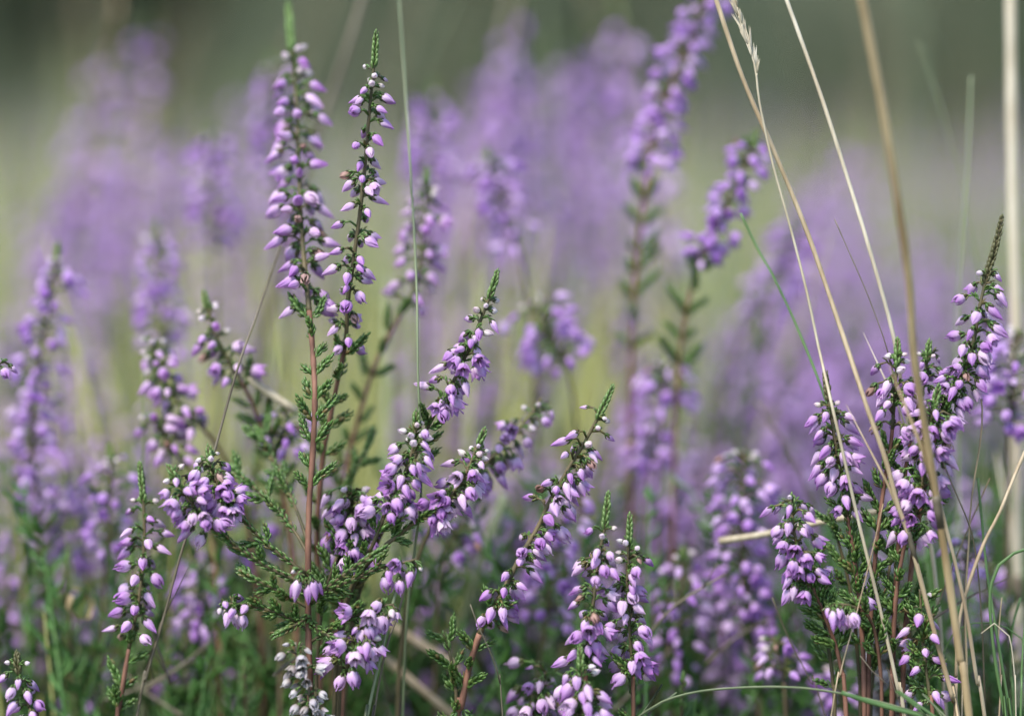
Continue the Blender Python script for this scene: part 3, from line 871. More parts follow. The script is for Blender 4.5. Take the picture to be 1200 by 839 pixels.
# bright soft patches the photo shows, as (px, py of the tip, spread px, count, depth mm)
blobs = [(120, 135, 40, 5, 300), (180, 5, 22, 3, 290), (215, 130, 50, 5, 300), (40, 215, 45, 4, 320), (95, 260, 50, 4, 260), (150, 210, 40, 3, 360),
         (640, -10, 22, 3, 240), (655, 30, 28, 3, 260), (600, 60, 34, 5, 260), (630, 120, 45, 6, 300), (740, 20, 24, 3, 330), (735, 100, 40, 3, 360), (560, 150, 40, 3, 320), (500, 110, 26, 3, 300),
         (975, 165, 34, 4, 360), (950, 230, 60, 4, 420), (1020, 260, 60, 5, 380), (1080, 280, 50, 4, 420), (1140, 230, 50, 2, 480), (880, 280, 60, 3, 380), (830, 190, 60, 3, 460),
         (690, 200, 50, 4, 420), (300, 190, 50, 4, 340), (420, 240, 50, 3, 330), (440, 330, 24, 1, 260), (530, 300, 50, 5, 260), (600, 330, 60, 5, 230), (700, 330, 60, 4, 220),
         (60, 370, 40, 3, 190), (20, 380, 50, 3, 170), (230, 300, 50, 3, 220), (900, 400, 60, 5, 190), (1000, 330, 60, 5, 260), (1060, 360, 50, 4, 240),
         (700, 480, 60, 5, 150), (840, 420, 50, 4, 180), (620, 470, 50, 4, 150), (70, 430, 26, 2, 120), (60, 500, 40, 3, 110), (160, 440, 40, 3, 150),
         (680, 580, 50, 4, 100), (740, 600, 50, 3, 110), (850, 600, 50, 3, 120), (560, 620, 50, 2, 120), (920, 660, 50, 3, 90), (270, 600, 40, 2, 100),
         (340, 400, 30, 2, 200), (450, 520, 30, 3, 110), (1120, 520, 30, 3, 90), (1190, 640, 30, 2, 90), (20, 640, 30, 2, 100), (460, 760, 40, 2, 70), (720, 770, 60, 4, 60), (820, 760, 50, 2, 60), (130, 800, 50, 2, 50),
         (560, 780, 40, 2, 60), (1060, 600, 40, 2, 80), (950, 520, 30, 2, 140), (800, 520, 40, 2, 160)]
blobs += [(975, 150, 30, 3, 340), (1010, 240, 40, 3, 330), (1090, 260, 40, 3, 330), (1140, 300, 30, 3, 300), (1180, 280, 30, 2, 330), (940, 250, 30, 3, 300), (30, 430, 40, 3, 130), (90, 480, 40, 3, 110), (140, 300, 50, 3, 190), (270, 260, 40, 3, 210), (60, 590, 40, 3, 80), (210, 560, 40, 2, 90), (310, 420, 30, 2, 130),
          (470, 330, 30, 2, 160), (560, 360, 40, 3, 150), (660, 260, 50, 4, 240), (720, 400, 50, 4, 140), (650, 500, 40, 3, 110), (820, 480, 50, 4, 130), (870, 330, 50, 4, 210), (930, 330, 50, 4, 230),
          (980, 380, 50, 4, 200), (1040, 330, 50, 4, 240), (1100, 380, 50, 4, 200), (1150, 330, 40, 3, 260), (900, 470, 40, 3, 140), (580, 540, 40, 3, 90), (700, 640, 40, 3, 75), (800, 640, 40, 3, 75),
          (390, 500, 30, 2, 110), (480, 560, 30, 2, 90), (250, 700, 40, 2, 70), (920, 700, 40, 2, 65), (560, 700, 40, 2, 70), (1000, 180, 60, 3, 420), (560, 60, 30, 2, 330), (690, 90, 30, 2, 380), (20, 300, 40, 3, 260), (250, 60, 30, 2, 380)]
fl_label = 'out-of-focus heather sprig standing in the soft purple mass behind the sharp sprigs'
for (bx, by, sp_, n, d) in blobs:
    for i in range(max(1, int(n * .78 + .35))):
        qx, qy = bx + rf.gauss(0, .6) * sp_, by + abs(rf.gauss(0, .6)) * sp_
        if 412 < qx < 468 and qy > 150 and d > 100 or 105 < qx < 165 and 250 < qy < 460 or 690 < qx < 730 and qy > 150 and d > 180: continue      # the pale grassy gaps
        t = P(qx, qy, d * rf.uniform(.85, 1.2))
        far_sprig(t, fl_label, 'far heather sprigs out of focus', rf)

# leafy flowerless stems filling the undergrowth
lf_label = 'leafy green heather stem without flowers, soft in the undergrowth behind the sharp sprigs'
for i in range(270):
    d = 75 + 400 * rf.random() ** 1.3
    px = rf.uniform(-80, 1280)
    py = rf.uniform(430, 900) - d * .5
    if i > 200:
        d = rf.uniform(60, 160); py = rf.uniform(660, 860)
    if py < 590 and d < 170: d = rf.uniform(170, 420)
    t = P(px, py, d)
    k = rf.randrange(3)
    sc = max(.5, t.z / (.34, .30, .27)[k])
    o = link('leafy_heather', BARE[k], None)
    tag(o, lf_label, 'heather', 'leafy stems in the undergrowth')
    o.location = (t.x, t.y, 0)
    o.rotation_euler = (rf.uniform(-.08, .08), rf.uniform(-.12, .12), rf.uniform(0, 6.28))
    o.scale = (1.1, 1.1, sc)

# ------------------------------------------------------------------ grass stalks
gs = 'dry grass stalks among the heather'


def stalk(label, path, w, mat='straw', name='grass_stalk', cat='grass', group=gs, taper=.6, flat=1.0, to_ground=True, node=True, seed=1):
    """path from top to bottom in photo pixels; w = width in photo pixels at the lower end"""
    r = random.Random(seed * 13 + len(path))
    pts = [P(*q) for q in path]
    if to_ground:
        q = pts[-1]; ln = (pts[-1] - pts[-2]).normalized()
        z = q.z
        k = z / max(.45, -ln.z)
        pts += [q + Vector((ln.x * k * .4, ln.y * k * .3, -z * .5)), q + Vector((ln.x * k * .6, ln.y * k * .45, -z - .004))]
    b = Vector((pts[-1].x, pts[-1].y, 0)) if to_ground else (pts[0] + pts[-1]) / 2
    pts = [p + RT * (r.uniform(-1.3, 1.3) * .18 * MM) if 0 < i < len(pts) - 1 else p for i, p in enumerate(pts)]
    vis = catmull(pts, 2.5 * MM)
    L = len(vis)
    rad = [w * .5 * .18 * MM * (taper + (1 - taper) * min(1, i / (L * .5))) * (1 + .05 * math.sin(i * .7) + r.uniform(-.04, .04)) for i in range(L)]
    mb = MB()
    mb.tube([p - b for p in vis], rad, mat, 8 if flat == 1 else 8, flat, 0.0, RT)
    if node and flat == 1 and w > 3.5 and to_ground:
        for u in (r.uniform(.22, .34), r.uniform(.5, .62)):
            k = int(L * u)
            for kk, f in ((-1, 1.0), (0, 1.32), (1, 1.12)):
                pass
            T = (vis[k + 1] - vis[k]).normalized(); rr = rad[k]
            mb.tube([vis[k] - b + T * (x * MM) for x in (-1.1, -.5, 0, .6, 2.2, 6.0)], [rr * f for f in (1.02, 1.25, 1.35, 1.2, 1.16, 1.03)], 'straw_dark' if mat != 'straw_dark' else mat, 8)
            d = (T * -1 + RT * r.choice((-.12, .12))).normalized()
            mb.tube([vis[k] - b, vis[k] - b + d * .012, vis[k] - b + d * .03 + RT * r.uniform(-.003, .003)], [rr * 1.12, rr * .8, rr * .1], mat, 6, .5)
    o = link(name, mb.mesh(name), None, loc=b)
    tag(o, label, cat, group)
    return o, b, vis


stalk('long straw slanting down through the right hand heather, passing the seed head',
      [(836, -10, 5), (870, 90, 4), (905, 175, 3), (945, 272, 2), (991, 400, -3), (1017, 483, -8), (1037, 537, -8), (1054, 594, -7), (1064, 628, -6), (1092, 727, -4), (1118, 822, -2), (1128, 870, 0)], 6.0, 'straw', taper=.9)
stalk('pale straw slanting from the top edge to the flared heather top at right',
      [(918, -10, 6), (960, 110, 5), (995, 212, 4), (1020, 292, 3), (1046, 395, 5), (1060, 470, 8), (1078, 560, 12), (1096, 680, 14), (1110, 860, 16)], 5.4, 'straw_pale', taper=.85)
stalk('thick golden straw in front of the right-hand heather, soft at the top',
      [(1008, -10, -48), (1030, 110, -44), (1050, 230, -38), (1064, 330, -32), (1073, 420, -26), (1086, 514, -20), (1100, 600, -16), (1112, 680, -13), (1126, 770, -11), (1140, 870, -10)], 9.5, 'straw_gold', taper=.95)
stalk('thick white straw standing upright near the right edge',
      [(1184, -10, 62), (1187, 200, 62), (1190, 400, 62), (1192, 600, 62), (1192, 860, 62)], 14, 'straw_pale', taper=1)
stalk('thin dark stalk with pale tip between the two slanting straws at right',
      [(978, 257, 3), (1000, 305, 3), (1018, 350, 3), (1040, 412, 4), (1052, 470, 10), (1060, 560, 14), (1066, 700, 16), (1068, 860, 18)], 2.6, 'straw_dark', taper=.5)
stalk('fine green blade dipping to the heather spike left of the right-hand group',
      [(868, 250, 14), (888, 290, 14), (912, 336, 12), (945, 410, 10), (968, 470, 8), (990, 540, 10), (1004, 650, 14), (1012, 860, 18)], 4.2, 'grass', taper=.7, flat=.4, group='green grass blades', cat='grass')
stalk('blurred grey-green blade upright left of the white straw',
      [(1138, 90, 50), (1133, 200, 50), (1126, 290, 50), (1121, 400, 50), (1124, 600, 52), (1130, 860, 54)], 5, 'grass_pale', flat=.4, group='green grass blades')
stalk('faint blurred blade arching from the top right towards the upright grey-green one',
      [(1078, 50, 70), (1100, 120, 70), (1122, 200, 70), (1140, 290, 70), (1150, 420, 72), (1152, 860, 76)], 3.2, 'grass_pale', flat=.4, group='green grass blades')
stalk('thin dark stalk slanting left past the drooping left clusters',
      [(336, 262, 30), (320, 310, 22), (300, 368, 12), (278, 430, 6), (252, 530, 4), (236, 580, 4), (215, 640, 5), (190, 730, 8), (172, 795, 10), (156, 870, 12)], 4.0, 'straw_dark', taper=.7)
stalk('fine straw rising straight through the dense cluster left of centre',
      [(467, -10, 32), (473, 90, 26), (480, 200, 16), (487, 330, 6), (491, 440, 1), (493, 520, 2), (493, 590, 3), (486, 640, 8), (478, 720, 12), (472, 870, 16)], 3.2, 'grass_pale', taper=.85)
stalk('grey-green stalk under the small right bunch of the central plant, leaning left',
      [(468, 672, -2), (464, 690, -2), (452, 740, -2), (441, 790, -2), (428, 850, -2), (420, 890, -2)], 5.2, 'grass_pale', taper=.7)
stalk('second stalk close beside the grey-green one, meeting it lower down',
      [(474, 690, 3), (466, 720, 2), (456, 745, 1), (446, 790, 1), (436, 850, 1), (428, 890, 1)], 3.8, 'straw_dark', taper=.7)
stalk('blurred beige straw leaning across the top between the two tallest spikes',
      [(428, -10, 95), (402, 70, 95), (374, 150, 95), (350, 230, 97), (320, 340, 100), (300, 470, 104), (290, 860, 110)], 9, 'straw_dark', taper=1)
stalk('straw slanting in from the right edge to a joint with another low at right',
      [(1215, 500, 2), (1195, 545, 2), (1171, 600, 0), (1152, 638, 0), (1132, 695, -1), (1124, 736, 0), (1120, 790, 2), (1118, 870, 4)], 5.0, 'straw', taper=.8)
stalk('upright straw in the low right group, splitting from the thick golden straw',
      [(1098, 575, -6), (1108, 620, -6), (1116, 647, -5), (1127, 695, -4), (1134, 733, -3), (1146, 800, -2), (1158, 870, 0)], 5.6, 'straw', taper=.75)
stalk('short thin straw rising beside the fullest cluster at right',
      [(1147, 440, 5), (1150, 480, 5), (1148, 520, 5), (1138, 583, 5), (1134, 640, 5), (1132, 720, 7), (1134, 870, 10)], 3.4, 'straw', taper=.6)
stalk('thin brown twiglet leaning left at the foot of the fullest cluster',
      [(1105, 540, -8), (1116, 570, -6), (1130, 602, -3), (1142, 640, 0), (1150, 720, 4), (1156, 870, 8)], 2.8, 'straw_dark', taper=.6)
stalk('green blade curving over from the right edge low down',
      [(1215, 640, 0), (1189, 648, 0), (1170, 662, 0), (1162, 682, 0), (1160, 711, 0), (1167, 774, 0), (1177, 839, 0), (1182, 880, 0)], 4.6, 'grass', taper=.8, flat=.5, group='green grass blades')
stalk('upright green blade right of the lower straws',
      [(1146, 560, 6), (1150, 610, 6), (1157, 679, 5), (1168, 742, 4), (1184, 839, 3), (1190, 880, 3)], 5.2, 'grass', taper=.6, flat=.5, group='green grass blades')
stalk('third green blade lowest at the right edge, bent outward',
      [(1196, 700, 12), (1186, 740, 12), (1184, 800, 12), (1190, 870, 12)], 5, 'grass', taper=.5, flat=.5, group='green grass blades')
stalk('pale green blade arching low along the bottom right',
      [(745, 842, 0), (775, 822, -2), (820, 810, -4), (880, 805, -6), (940, 806, -7), (1000, 815, -8), (1060, 830, -8), (1110, 848, -8), (1150, 880, -8)], 4.4, 'grass_pale', taper=.7, flat=.5, group='green grass blades')
stalk('bright green blade with cut pale end at the bottom right',
      [(986, 811, -10), (1020, 822, -10), (1055, 832, -10), (1090, 842, -10), (1140, 870, -8)], 6, 'grass', taper=.9, flat=.5, group='green grass blades')
stalk('short pale blade tip forking up from the arching blade',
      [(793, 811, 2), (776, 823, 2), (755, 836, 2), (735, 860, 3)], 4.5, 'grass_pale', taper=.4, flat=.5, group='green grass blades')
stalk('dark needle-thin stalk tip at the bottom right above the bright green blade',
      [(1008, 768, -6), (1022, 786, -6), (1044, 808, -5), (1062, 850, -3)], 2.6, 'straw_dark', taper=.4)
stalk('hair-thin stalk with pale tip below the long leaning spike',
      [(551, 708, -6), (562, 735, -6), (576, 768, -5), (586, 800, -4), (592, 870, -2)], 2.6, 'straw_dark', taper=.5)
stalk('blurred grey straw slanting between the arching spike and the long leaning spike',
      [(592, 580, 62), (578, 620, 62), (562, 665, 62), (546, 720, 64), (530, 800, 66), (520, 880, 68)], 13, 'grass_pale', taper=1)
stalk('faint brown straw blurred behind centre right, leaning left',
      [(885, 470, 60), (912, 510, 60), (940, 560, 62), (958, 620, 64), (970, 720, 66), (980, 870, 70)], 5, 'straw_dark', taper=.7)
for lb, pth, w_, mt in (
        ('fine straw crossing steeply leftwards low at right, in front of the nodding bunch', [(1035, 590, -6), (1022, 650, -6), (1003, 720, -6), (985, 790, -5), (970, 870, -4)], 2.6, 'straw'),
        ('fine straw leaning right from the foot of the right heather group', [(1160, 560, 8), (1135, 620, 8), (1102, 700, 9), (1078, 770, 10), (1060, 870, 11)], 3.0, 'straw_gold'),
        ('thin straw nearly upright between the golden straw and the right edge', [(1174, 700, 4), (1170, 750, 4), (1172, 800, 4), (1168, 870, 4)], 3.2, 'straw'),
        ('thin straw bent over at the lower right corner', [(1150, 742, -4), (1166, 730, -4), (1182, 745, -4), (1190, 800, -3), (1192, 870, -2)], 2.6, 'straw_pale'),
        ('dull dead stalk leaning left through the low right dark gap', [(905, 700, 12), (925, 750, 12), (950, 800, 12), (975, 870, 12)], 3, 'straw_dark'),
        ('dark green blade crossing the straws at the lower right', [(1210, 760, 8), (1180, 735, 8), (1140, 730, 8), (1108, 760, 9), (1090, 870, 10)], 3.4, 'grass'),
        ('green blade rising steeply at the far lower right corner', [(1206, 690, -4), (1200, 740, -4), (1196, 800, -4), (1194, 870, -4)], 4.2, 'grass')):
    stalk(lb, pth, w_, mt, taper=.5, flat=.5 if mt == 'grass' else 1, group='green grass blades' if mt == 'grass' else gs)
# dead twigs and litter low between the stems
rd = random.Random(91)
for i in range(46):
    d0 = rd.uniform(15, 140); x0 = rd.uniform(-20, 1220); y0 = rd.uniform(660, 850)
    ln = rd.uniform(60, 170); a = rd.uniform(-1.3, 1.3)
    p0 = P(x0, y0, d0); p1 = P(x0 - ln * math.sin(a), y0 + ln * abs(math.cos(a)), d0 + rd.uniform(-15, 15))
    pm = p0.lerp(p1, .5) + RT * rd.uniform(-.003, .003); b = (p0 + p1) / 2
    mb = MB()
    vv = catmull([p0 - b, pm - b, p1 - b], 3 * MM)
    mb.tube(vv, [(.16 + .3 * j / len(vv)) * MM * rd.uniform(.9, 1.1) for j in range(len(vv))], 'straw_dark', 5, 1, rd.random())
    for j in range(3):
        q = vv[rd.randrange(len(vv))]
        mb.tube([q, q + Vector((rd.uniform(-6, 6), rd.uniform(-4, 4), rd.uniform(2, 9))) * MM], [.2 * MM, .08 * MM], 'straw_dark', 4)
    o = link('dead_twig', mb.mesh('dead_twig'), None, loc=b)
    tag(o, 'thin dead twig tangled low in the dark undergrowth', 'twig', 'dead twigs in the undergrowth')
# broken straws lying in the heather
stalk('broken pale straw lying level behind the right-hand heather cluster', [(1030, 599, 16), (960, 612, 18), (900, 625, 22), (843, 634, 26)], 8, 'straw_pale', name='broken_straw', to_ground=False, taper=1, group='broken straws')
stalk('blurred broken straw slanting down at the bottom, upper of two', [(440, 722, 46), (490, 752, 46), (540, 785, 46)], 11, 'straw', name='broken_straw', to_ground=False, taper=1, group='broken straws')
stalk('blurred broken straw slanting down at the bottom, lower of two', [(420, 745, 42), (480, 795, 42), (545, 850, 42)], 11, 'straw', name='broken_straw', to_ground=False, taper=1, group='broken straws')
stalk('short pale broken straw left of the bare red stem', [(290, 442, 28), (318, 462, 28), (348, 482, 28)], 9, 'straw_pale', name='broken_straw', to_ground=False, taper=1, group='broken straws')
stalk('dry curled leaf ring pale and blurred in the lower left undergrowth', [(84, 690, 40), (97, 692, 42), (108, 706, 43), (104, 724, 42), (90, 726, 40), (80, 712, 38), (84, 698, 37)], 8, 'straw_gold', name='curled_leaf', cat='leaf', to_ground=False, taper=1, group='dry leaves', flat=.4)
# the straw with the seed head
path = [(852, -30, 0), (866, 20, 0), (884, 75, 0), (890, 120, 0), (905, 190, 0), (925, 262, 0), (945, 340, 0), (960, 410, 0), (975, 475, -6), (990, 540, -6), (1005, 606, -4), (1023, 679, -3), (1038, 742, -2), (1054, 815, -1), (1064, 870, 0)]
pts = [P(*q) for q in path]
q = pts[-1]
pts += [q + Vector((.02, 0, -q.z * .5)), q + Vector((.035, 0, -q.z - .004))]
b = Vector((pts[-1].x, pts[-1].y, 0))
sh = thing('seed_head_stalk', 'thin whitish grass stalk with a dried open seed head near the top edge', 'grass', b, gs)
vis = catmull(pts, 2.5 * MM); cur = Curve(vis)
mb = MB()
mb.tube([p - b for p in vis], [(.20 + .22 * min(1, i / 60)) * MM for i in range(len(vis))], 'straw_pale', 8)
link('stem', mb.mesh('stem'), sh)
rs = random.Random(5)
for k in range(15):
    s = (6 + 122 * k / 14) * .18 * MM
    p, T = cur.at(s)
    sd = (1 if k % 2 else -1) if k < 13 else 1
    d = (-T + RT * (.13 * sd) + FWD * rs.uniform(-.3, .3)).normalized()
    mb = MB()
    ln = rs.uniform(4.5, 7.5) * MM
    o_side = RT
    mb.tube([p - b, p + d * (.25 * ln) - b], [.09 * MM] * 2, 'straw_pale', 5)
    for j in range(4):
        dj = (d + o_side * ((j - 1.2) * .07 * sd) + FWD * rs.uniform(-.12, .12)).normalized()
        q0 = p + d * (.22 * ln) - b; lj = ln * rs.uniform(.55, .95)
        mb.tube([q0, q0 + dj * (lj * .3), q0 + dj * (lj * .6), q0 + dj * lj], [.07 * MM, .26 * MM, .17 * MM, .03 * MM], 'straw_pale', 6, .6, rs.random())
    link('spikelet', mb.mesh('spikelet'), sh)

# background stalks, blurred
bgm = []
for i, mt in enumerate(('straw', 'grass_pale', 'straw_gold', 'grass_pale')):
    mb = MB()
    pts = [Vector((.09 * (1 - u) ** 2 * (1 if i % 2 else -1), .01 * math.sin(u * 5), .62 * (1 - u))) for u in (0, .2, .45, .7, 1)]
    vv = catmull(pts, 20 * MM)
    mb.tube(vv, [(.45 + .5 * j / len(vv)) * MM for j in range(len(vv))], mt, 5)
    for j in range(10):
        p = vv[0].lerp(vv[4], j / 10)
        mb.leaf(p, (vv[0] - vv[4]) * 5 + RT * (.3 if j % 2 else -.3), RT, 7 * MM, 1.5 * MM, mt, .3, True)
    bgm.append(mb.mesh('grass_stalk'))
rb = random.Random(31)
for i in range(70):
    D = .85 + 1.5 * rb.random()
    px = rb.uniform(-60, 1260)
    if i < 22: px = rb.uniform(-40, 260)
    elif i < 40: px = rb.uniform(860, 1230)
    x = (px - 600) / 1200 * .36 * D
    o = link('grass_stalk', rb.choice(bgm), None, loc=(x, D, 0))
    o.rotation_euler = (rb.uniform(-.1, .1), rb.uniform(-.2, .2), rb.uniform(0, 6.28))
    s = rb.uniform(.65, .95); o.scale = (1, 1, s)
    tag(o, 'faint far grass stalk dissolved into a pale streak behind the heather', 'grass', 'far grass stalks out of focus')


# ------------------------------------------------------------------ setting: ground, far heath, wood
def ground_mat():
    nt = NT('heath_ground')
    n1 = noise(nt, 1.1, 5); n2 = noise(nt, 40, 4); n3 = noise(nt, .35, 3)
    c = ramp(nt, n2, [(.3, (.045, .04, .025)), (.5, (.07, .085, .035)), (.7, (.17, .14, .08))])
    c2 = ramp(nt, n1, [(.35, (.14, .18, .07)), (.5, (.25, .26, .13)), (.65, (.36, .33, .21))])
    tc = nt.n('ShaderNodeTexCoord'); sep = nt.n('ShaderNodeSeparateXYZ')
    nt.l(tc.outputs['Object'], sep.inputs[0])
    mr = nt.n('ShaderNodeMapRange')
    mr.inputs['From Min'].default_value = 1.5; mr.inputs['From Max'].default_value = 5
    nt.l(sep.outputs['Y'], mr.inputs['Value'])
    c = mixc(nt, mr.outputs[0], c, c2)
    return finish(nt, c, .9, 0, (n2, .6, .01), .2)


M['ground'] = ground_mat()
mb = MB()
xs = [-300, -60, -20, -8, -3, -1, 0, 1, 3, 8, 20, 60, 300]
ys = [-60, -10, -2, 0, .5, 1, 1.5, 2, 3, 5, 8, 13, 20, 30, 50, 90, 160, 400]
rg = random.Random(2)
rows = []
for y in ys:
    rows.append([Vector((x, y, (rg.uniform(-.012, .012) if y < 4 else rg.uniform(-.05, .03)) if abs(x) < 25 and y < 60 else 0)) for x in xs])
mb.quadgrid(rows, 'ground', [0] * len(ys))
tag(link('ground', mb.mesh('ground')), 'heath ground of peat, moss and dry grass running back to the wood', 'ground', None, 'structure')

# grass tussocks that show as pale yellow-green patches
ru = random.Random(44)
tus = []
for i in range(3):
    mb = MB()
    for k in range(170):
        a = ru.uniform(0, 6.28); q = ru.uniform(0, .035)
        p = Vector((q * math.cos(a), q * math.sin(a), -.01)); h = ru.uniform(.55, 1.0)
        o = Vector((math.cos(a), math.sin(a), 0)) * ru.uniform(.02, .09)
        mb.tube([p, p + o * .35 + Vector((0, 0, h * .5)), p + o + Vector((0, 0, h))], [.0016, .0015, .0004], 'moss' if ru.random() < .7 else 'grass_pale', 4, .35, ru.random())
    tus.append(mb.mesh('grass_tussock'))
for (px, py, d) in ((130, 392, 125), (118, 405, 140), (146, 410, 135), (125, 385, 230), (142, 410, 200), (445, 300, 170), (428, 330, 190), (430, 270, 330), (440, 320, 260), (452, 370, 220), (415, 390, 230), (405, 300, 380), (90, 330, 520), (20, 300, 480), (300, 330, 480), (700, 150, 520), (830, 130, 800), (560, 160, 700), (1010, 300, 560), (940, 330, 420),
                    (700, 330, 420), (1100, 180, 900), (60, 120, 800), (20, 90, 650), (250, 110, 900), (1150, 330, 420)):
    t = P(px, py, d)
    o = link('grass_tussock', ru.choice(tus), None, loc=(t.x, t.y, 0))
    o.rotation_euler = (0, 0, ru.uniform(0, 6.28)); o.scale = (1, 1, max(.1, t.z / .95))
    tag(o, 'yellow-green grass tussock, a soft pale patch behind the heather', 'grass', 'grass tussocks between the heather')

# low leafy mass between the stems
ug = random.Random(63)
mb = MB()
for i in range(1900):
    D = .64 + 1.0 * ug.random() ** 1.4
    px = ug.uniform(-120, 1320)
    top = P(px, ug.uniform(560, 880) - (D - .64) * 330, (D - FOCUS) * 1000)
    ln = ug.uniform(.07, .15)
    lean = Vector((ug.gauss(0, .35), ug.gauss(0, .25), 1)).normalized()
    bot = top - lean * ln
    mb.tube([Vector((bot.x, bot.y, max(-.01, bot.z - .1))), bot, bot.lerp(top, .5) + RT * ug.uniform(-.004, .004), top], [.0008, .0006, .0005, .0003], 'leaf_low', 4, 1, ug.random())
    for j in range(30):
        u = (j + ug.random()) / 30
        a = ug.uniform(0, 6.28); o = Vector((math.cos(a), math.sin(a), 0))
        mb.leaf(bot.lerp(top, u), lean * .8 + o * ug.uniform(.5, 1.1), o, ug.uniform(3.5, 8) * MM, ug.uniform(1.4, 2.4) * MM, 'leaf_low', ug.random(), True)
tag(link('undergrowth', mb.mesh('undergrowth')), 'dark green leafy undergrowth between the heather stems', 'undergrowth', None, 'stuff')

# far heath cover beyond the single sprigs
rh = random.Random(9)
mb = MB()
for i in range(520):
    y = 2.2 + 9 * rh.random() ** 1.5
    x = rh.uniform(-.24, .24) * y * 1.15
    h = rh.uniform(.2, .36)
    cl = math.sin(x * 2.2 + y * 1.3) + math.sin(x * 5 + 1.7 * y) * .6
    if cl < -.1 and rh.random() < .75: continue
    p = Vector((x, y, 0))
    tp = p + Vector((rh.uniform(-.06, .06), rh.uniform(-.06, .06), h))
    mb.tube([p, p.lerp(tp, .5) + Vector((rh.uniform(-.01, .01), 0, 0)), tp], [.0025, .002, .0012], 'stem_far', 3)
    for j in range(8):
        q = p.lerp(tp, rh.uniform(.2, .75)); a = rh.uniform(0, 6.28); o = Vector((math.cos(a), math.sin(a), .5))
        mb.leaf(q, o, Vector((0, 0, 1)), rh.uniform(.015, .035), .009, 'leaf_far', rh.random(), True)
    for j in range(16):
        q = p.lerp(tp, rh.uniform(.66, 1.0)); a = rh.uniform(0, 6.28); o = Vector((math.cos(a), math.sin(a), .1))
        low_bud(mb, q + o * .004, o, .012, .0045, rh, 'petal_far')
tag(link('heather', mb.mesh('heather')), 'far heather cover fading into the distance', 'heather', None, 'stuff')
mb = MB()
for i in range(13000):
    y = 1.35 + 17 * rh.random() ** 1.9
    x = rh.uniform(-.25, .25) * y * 1.2
    h = rh.uniform(.12, .30 if y < 1.6 else (.38 if y < 5 else .22))
    p = Vector((x, y, -.02)); a = rh.uniform(0, 6.28)
    tp = p + Vector((rh.gauss(0, .09), rh.gauss(0, .09), h))
    md = p.lerp(tp, .55) + Vector((0, 0, .04))
    w = .002 + .0006 * y
    sd = Vector((math.cos(a), math.sin(a), 0)) * w
    b_ = len(mb.v); mi = mb.mat(rh.choice(('straw', 'straw_gold', 'grass_pale', 'grass_pale', 'grass', 'grass') if y < 5 else ('straw', 'grass_pale', 'grass_pale', 'grass', 'moss')))
    rv = rh.random()
    for q in (p - sd, p + sd, md + sd * .7, md - sd * .7, tp):
        mb.v.append(q); mb.t.append(.5); mb.r.append(rv)
    mb.f.append((b_, b_ + 1, b_ + 2, b_ + 3)); mb.mi.append(mi)
    mb.f.append((b_ + 3, b_ + 2, b_ + 4)); mb.mi.append(mi)
tag(link('grass', mb.mesh('grass')), 'dry grass of the open heath behind the heather', 'grass', None, 'stuff')

M['crown_dark'] = simple_mat('dark_foliage', (.012, .036, .014), (.03, .065, .026), 1.2, .6, .1)
M['crown_mid'] = simple_mat('grey_green_foliage', (.075, .11, .065), (.155, .195, .12), .9, .6, .15)
M['crown_grey'] = simple_mat('grey_foliage', (.11, .145, .09), (.19, .225, .15), .9, .6, .15)
M['bark'] = simple_mat('bark', (.04, .042, .025), (.08, .075, .05), 8, .9)


def tree_meshes(seed, H, W, mat, nleaf=6500, leaf=.2):
    r = random.Random(seed)
    tb = MB(); cb = MB()
    pts = [Vector((0, 0, -.1)), Vector((.1, .05, H * .25)), Vector((-.08, .1, H * .55)), Vector((.05, 0, H * .92))]
    vv = catmull(pts, .5)
    tb.tube(vv, [.16 * (1 - .85 * i / len(vv)) * H / 6 for i in range(len(vv))], 'bark', 8)
    cl = []
    for k in range(26):
        z = H * r.uniform(.08, .95)
        wd = W * (1 - ((z / H - .4) / .62) ** 2) ** .5 if abs((z / H - .4) / .62) < 1 else .2
        a = r.uniform(0, 6.28); q = wd * r.uniform(.3, 1)
        c = Vector((q * math.cos(a), q * math.sin(a), z))
        cl.append(c)
        s = vv[min(len(vv) - 1, int(len(vv) * max(0, z / H - .12)))]
        tb.tube([s, s.lerp(c, .5) + Vector((0, 0, .1)), c], [.035 * H / 6, .022 * H / 6, .008], 'bark', 5)
    for k in range(nleaf):
        c = r.choice(cl)
        p = c + Vector((r.gauss(0, .42), r.gauss(0, .42), r.gauss(0, .38))) * W * .5
        if p.z < .05: p.z = r.uniform(.05, .6)
        d = Vector((r.uniform(-1, 1), r.uniform(-1, 1), r.uniform(-.6, 1))).normalized()
        n = d.orthogonal().normalized(); l = leaf * r.uniform(.6, 1.5)
        b_ = len(cb.v); rv = r.random()
        for q in (p, p + d * l * .5 + n * l * .3, p + d * l, p + d * l * .5 - n * l * .3):
            cb.v.append(q); cb.t.append(r.random()); cb.r.append(rv)
        cb.f.append((b_, b_ + 1, b_ + 2, b_ + 3)); cb.mi.append(cb.mat(mat))
    return tb.mesh('trunk'), cb.mesh('crown')


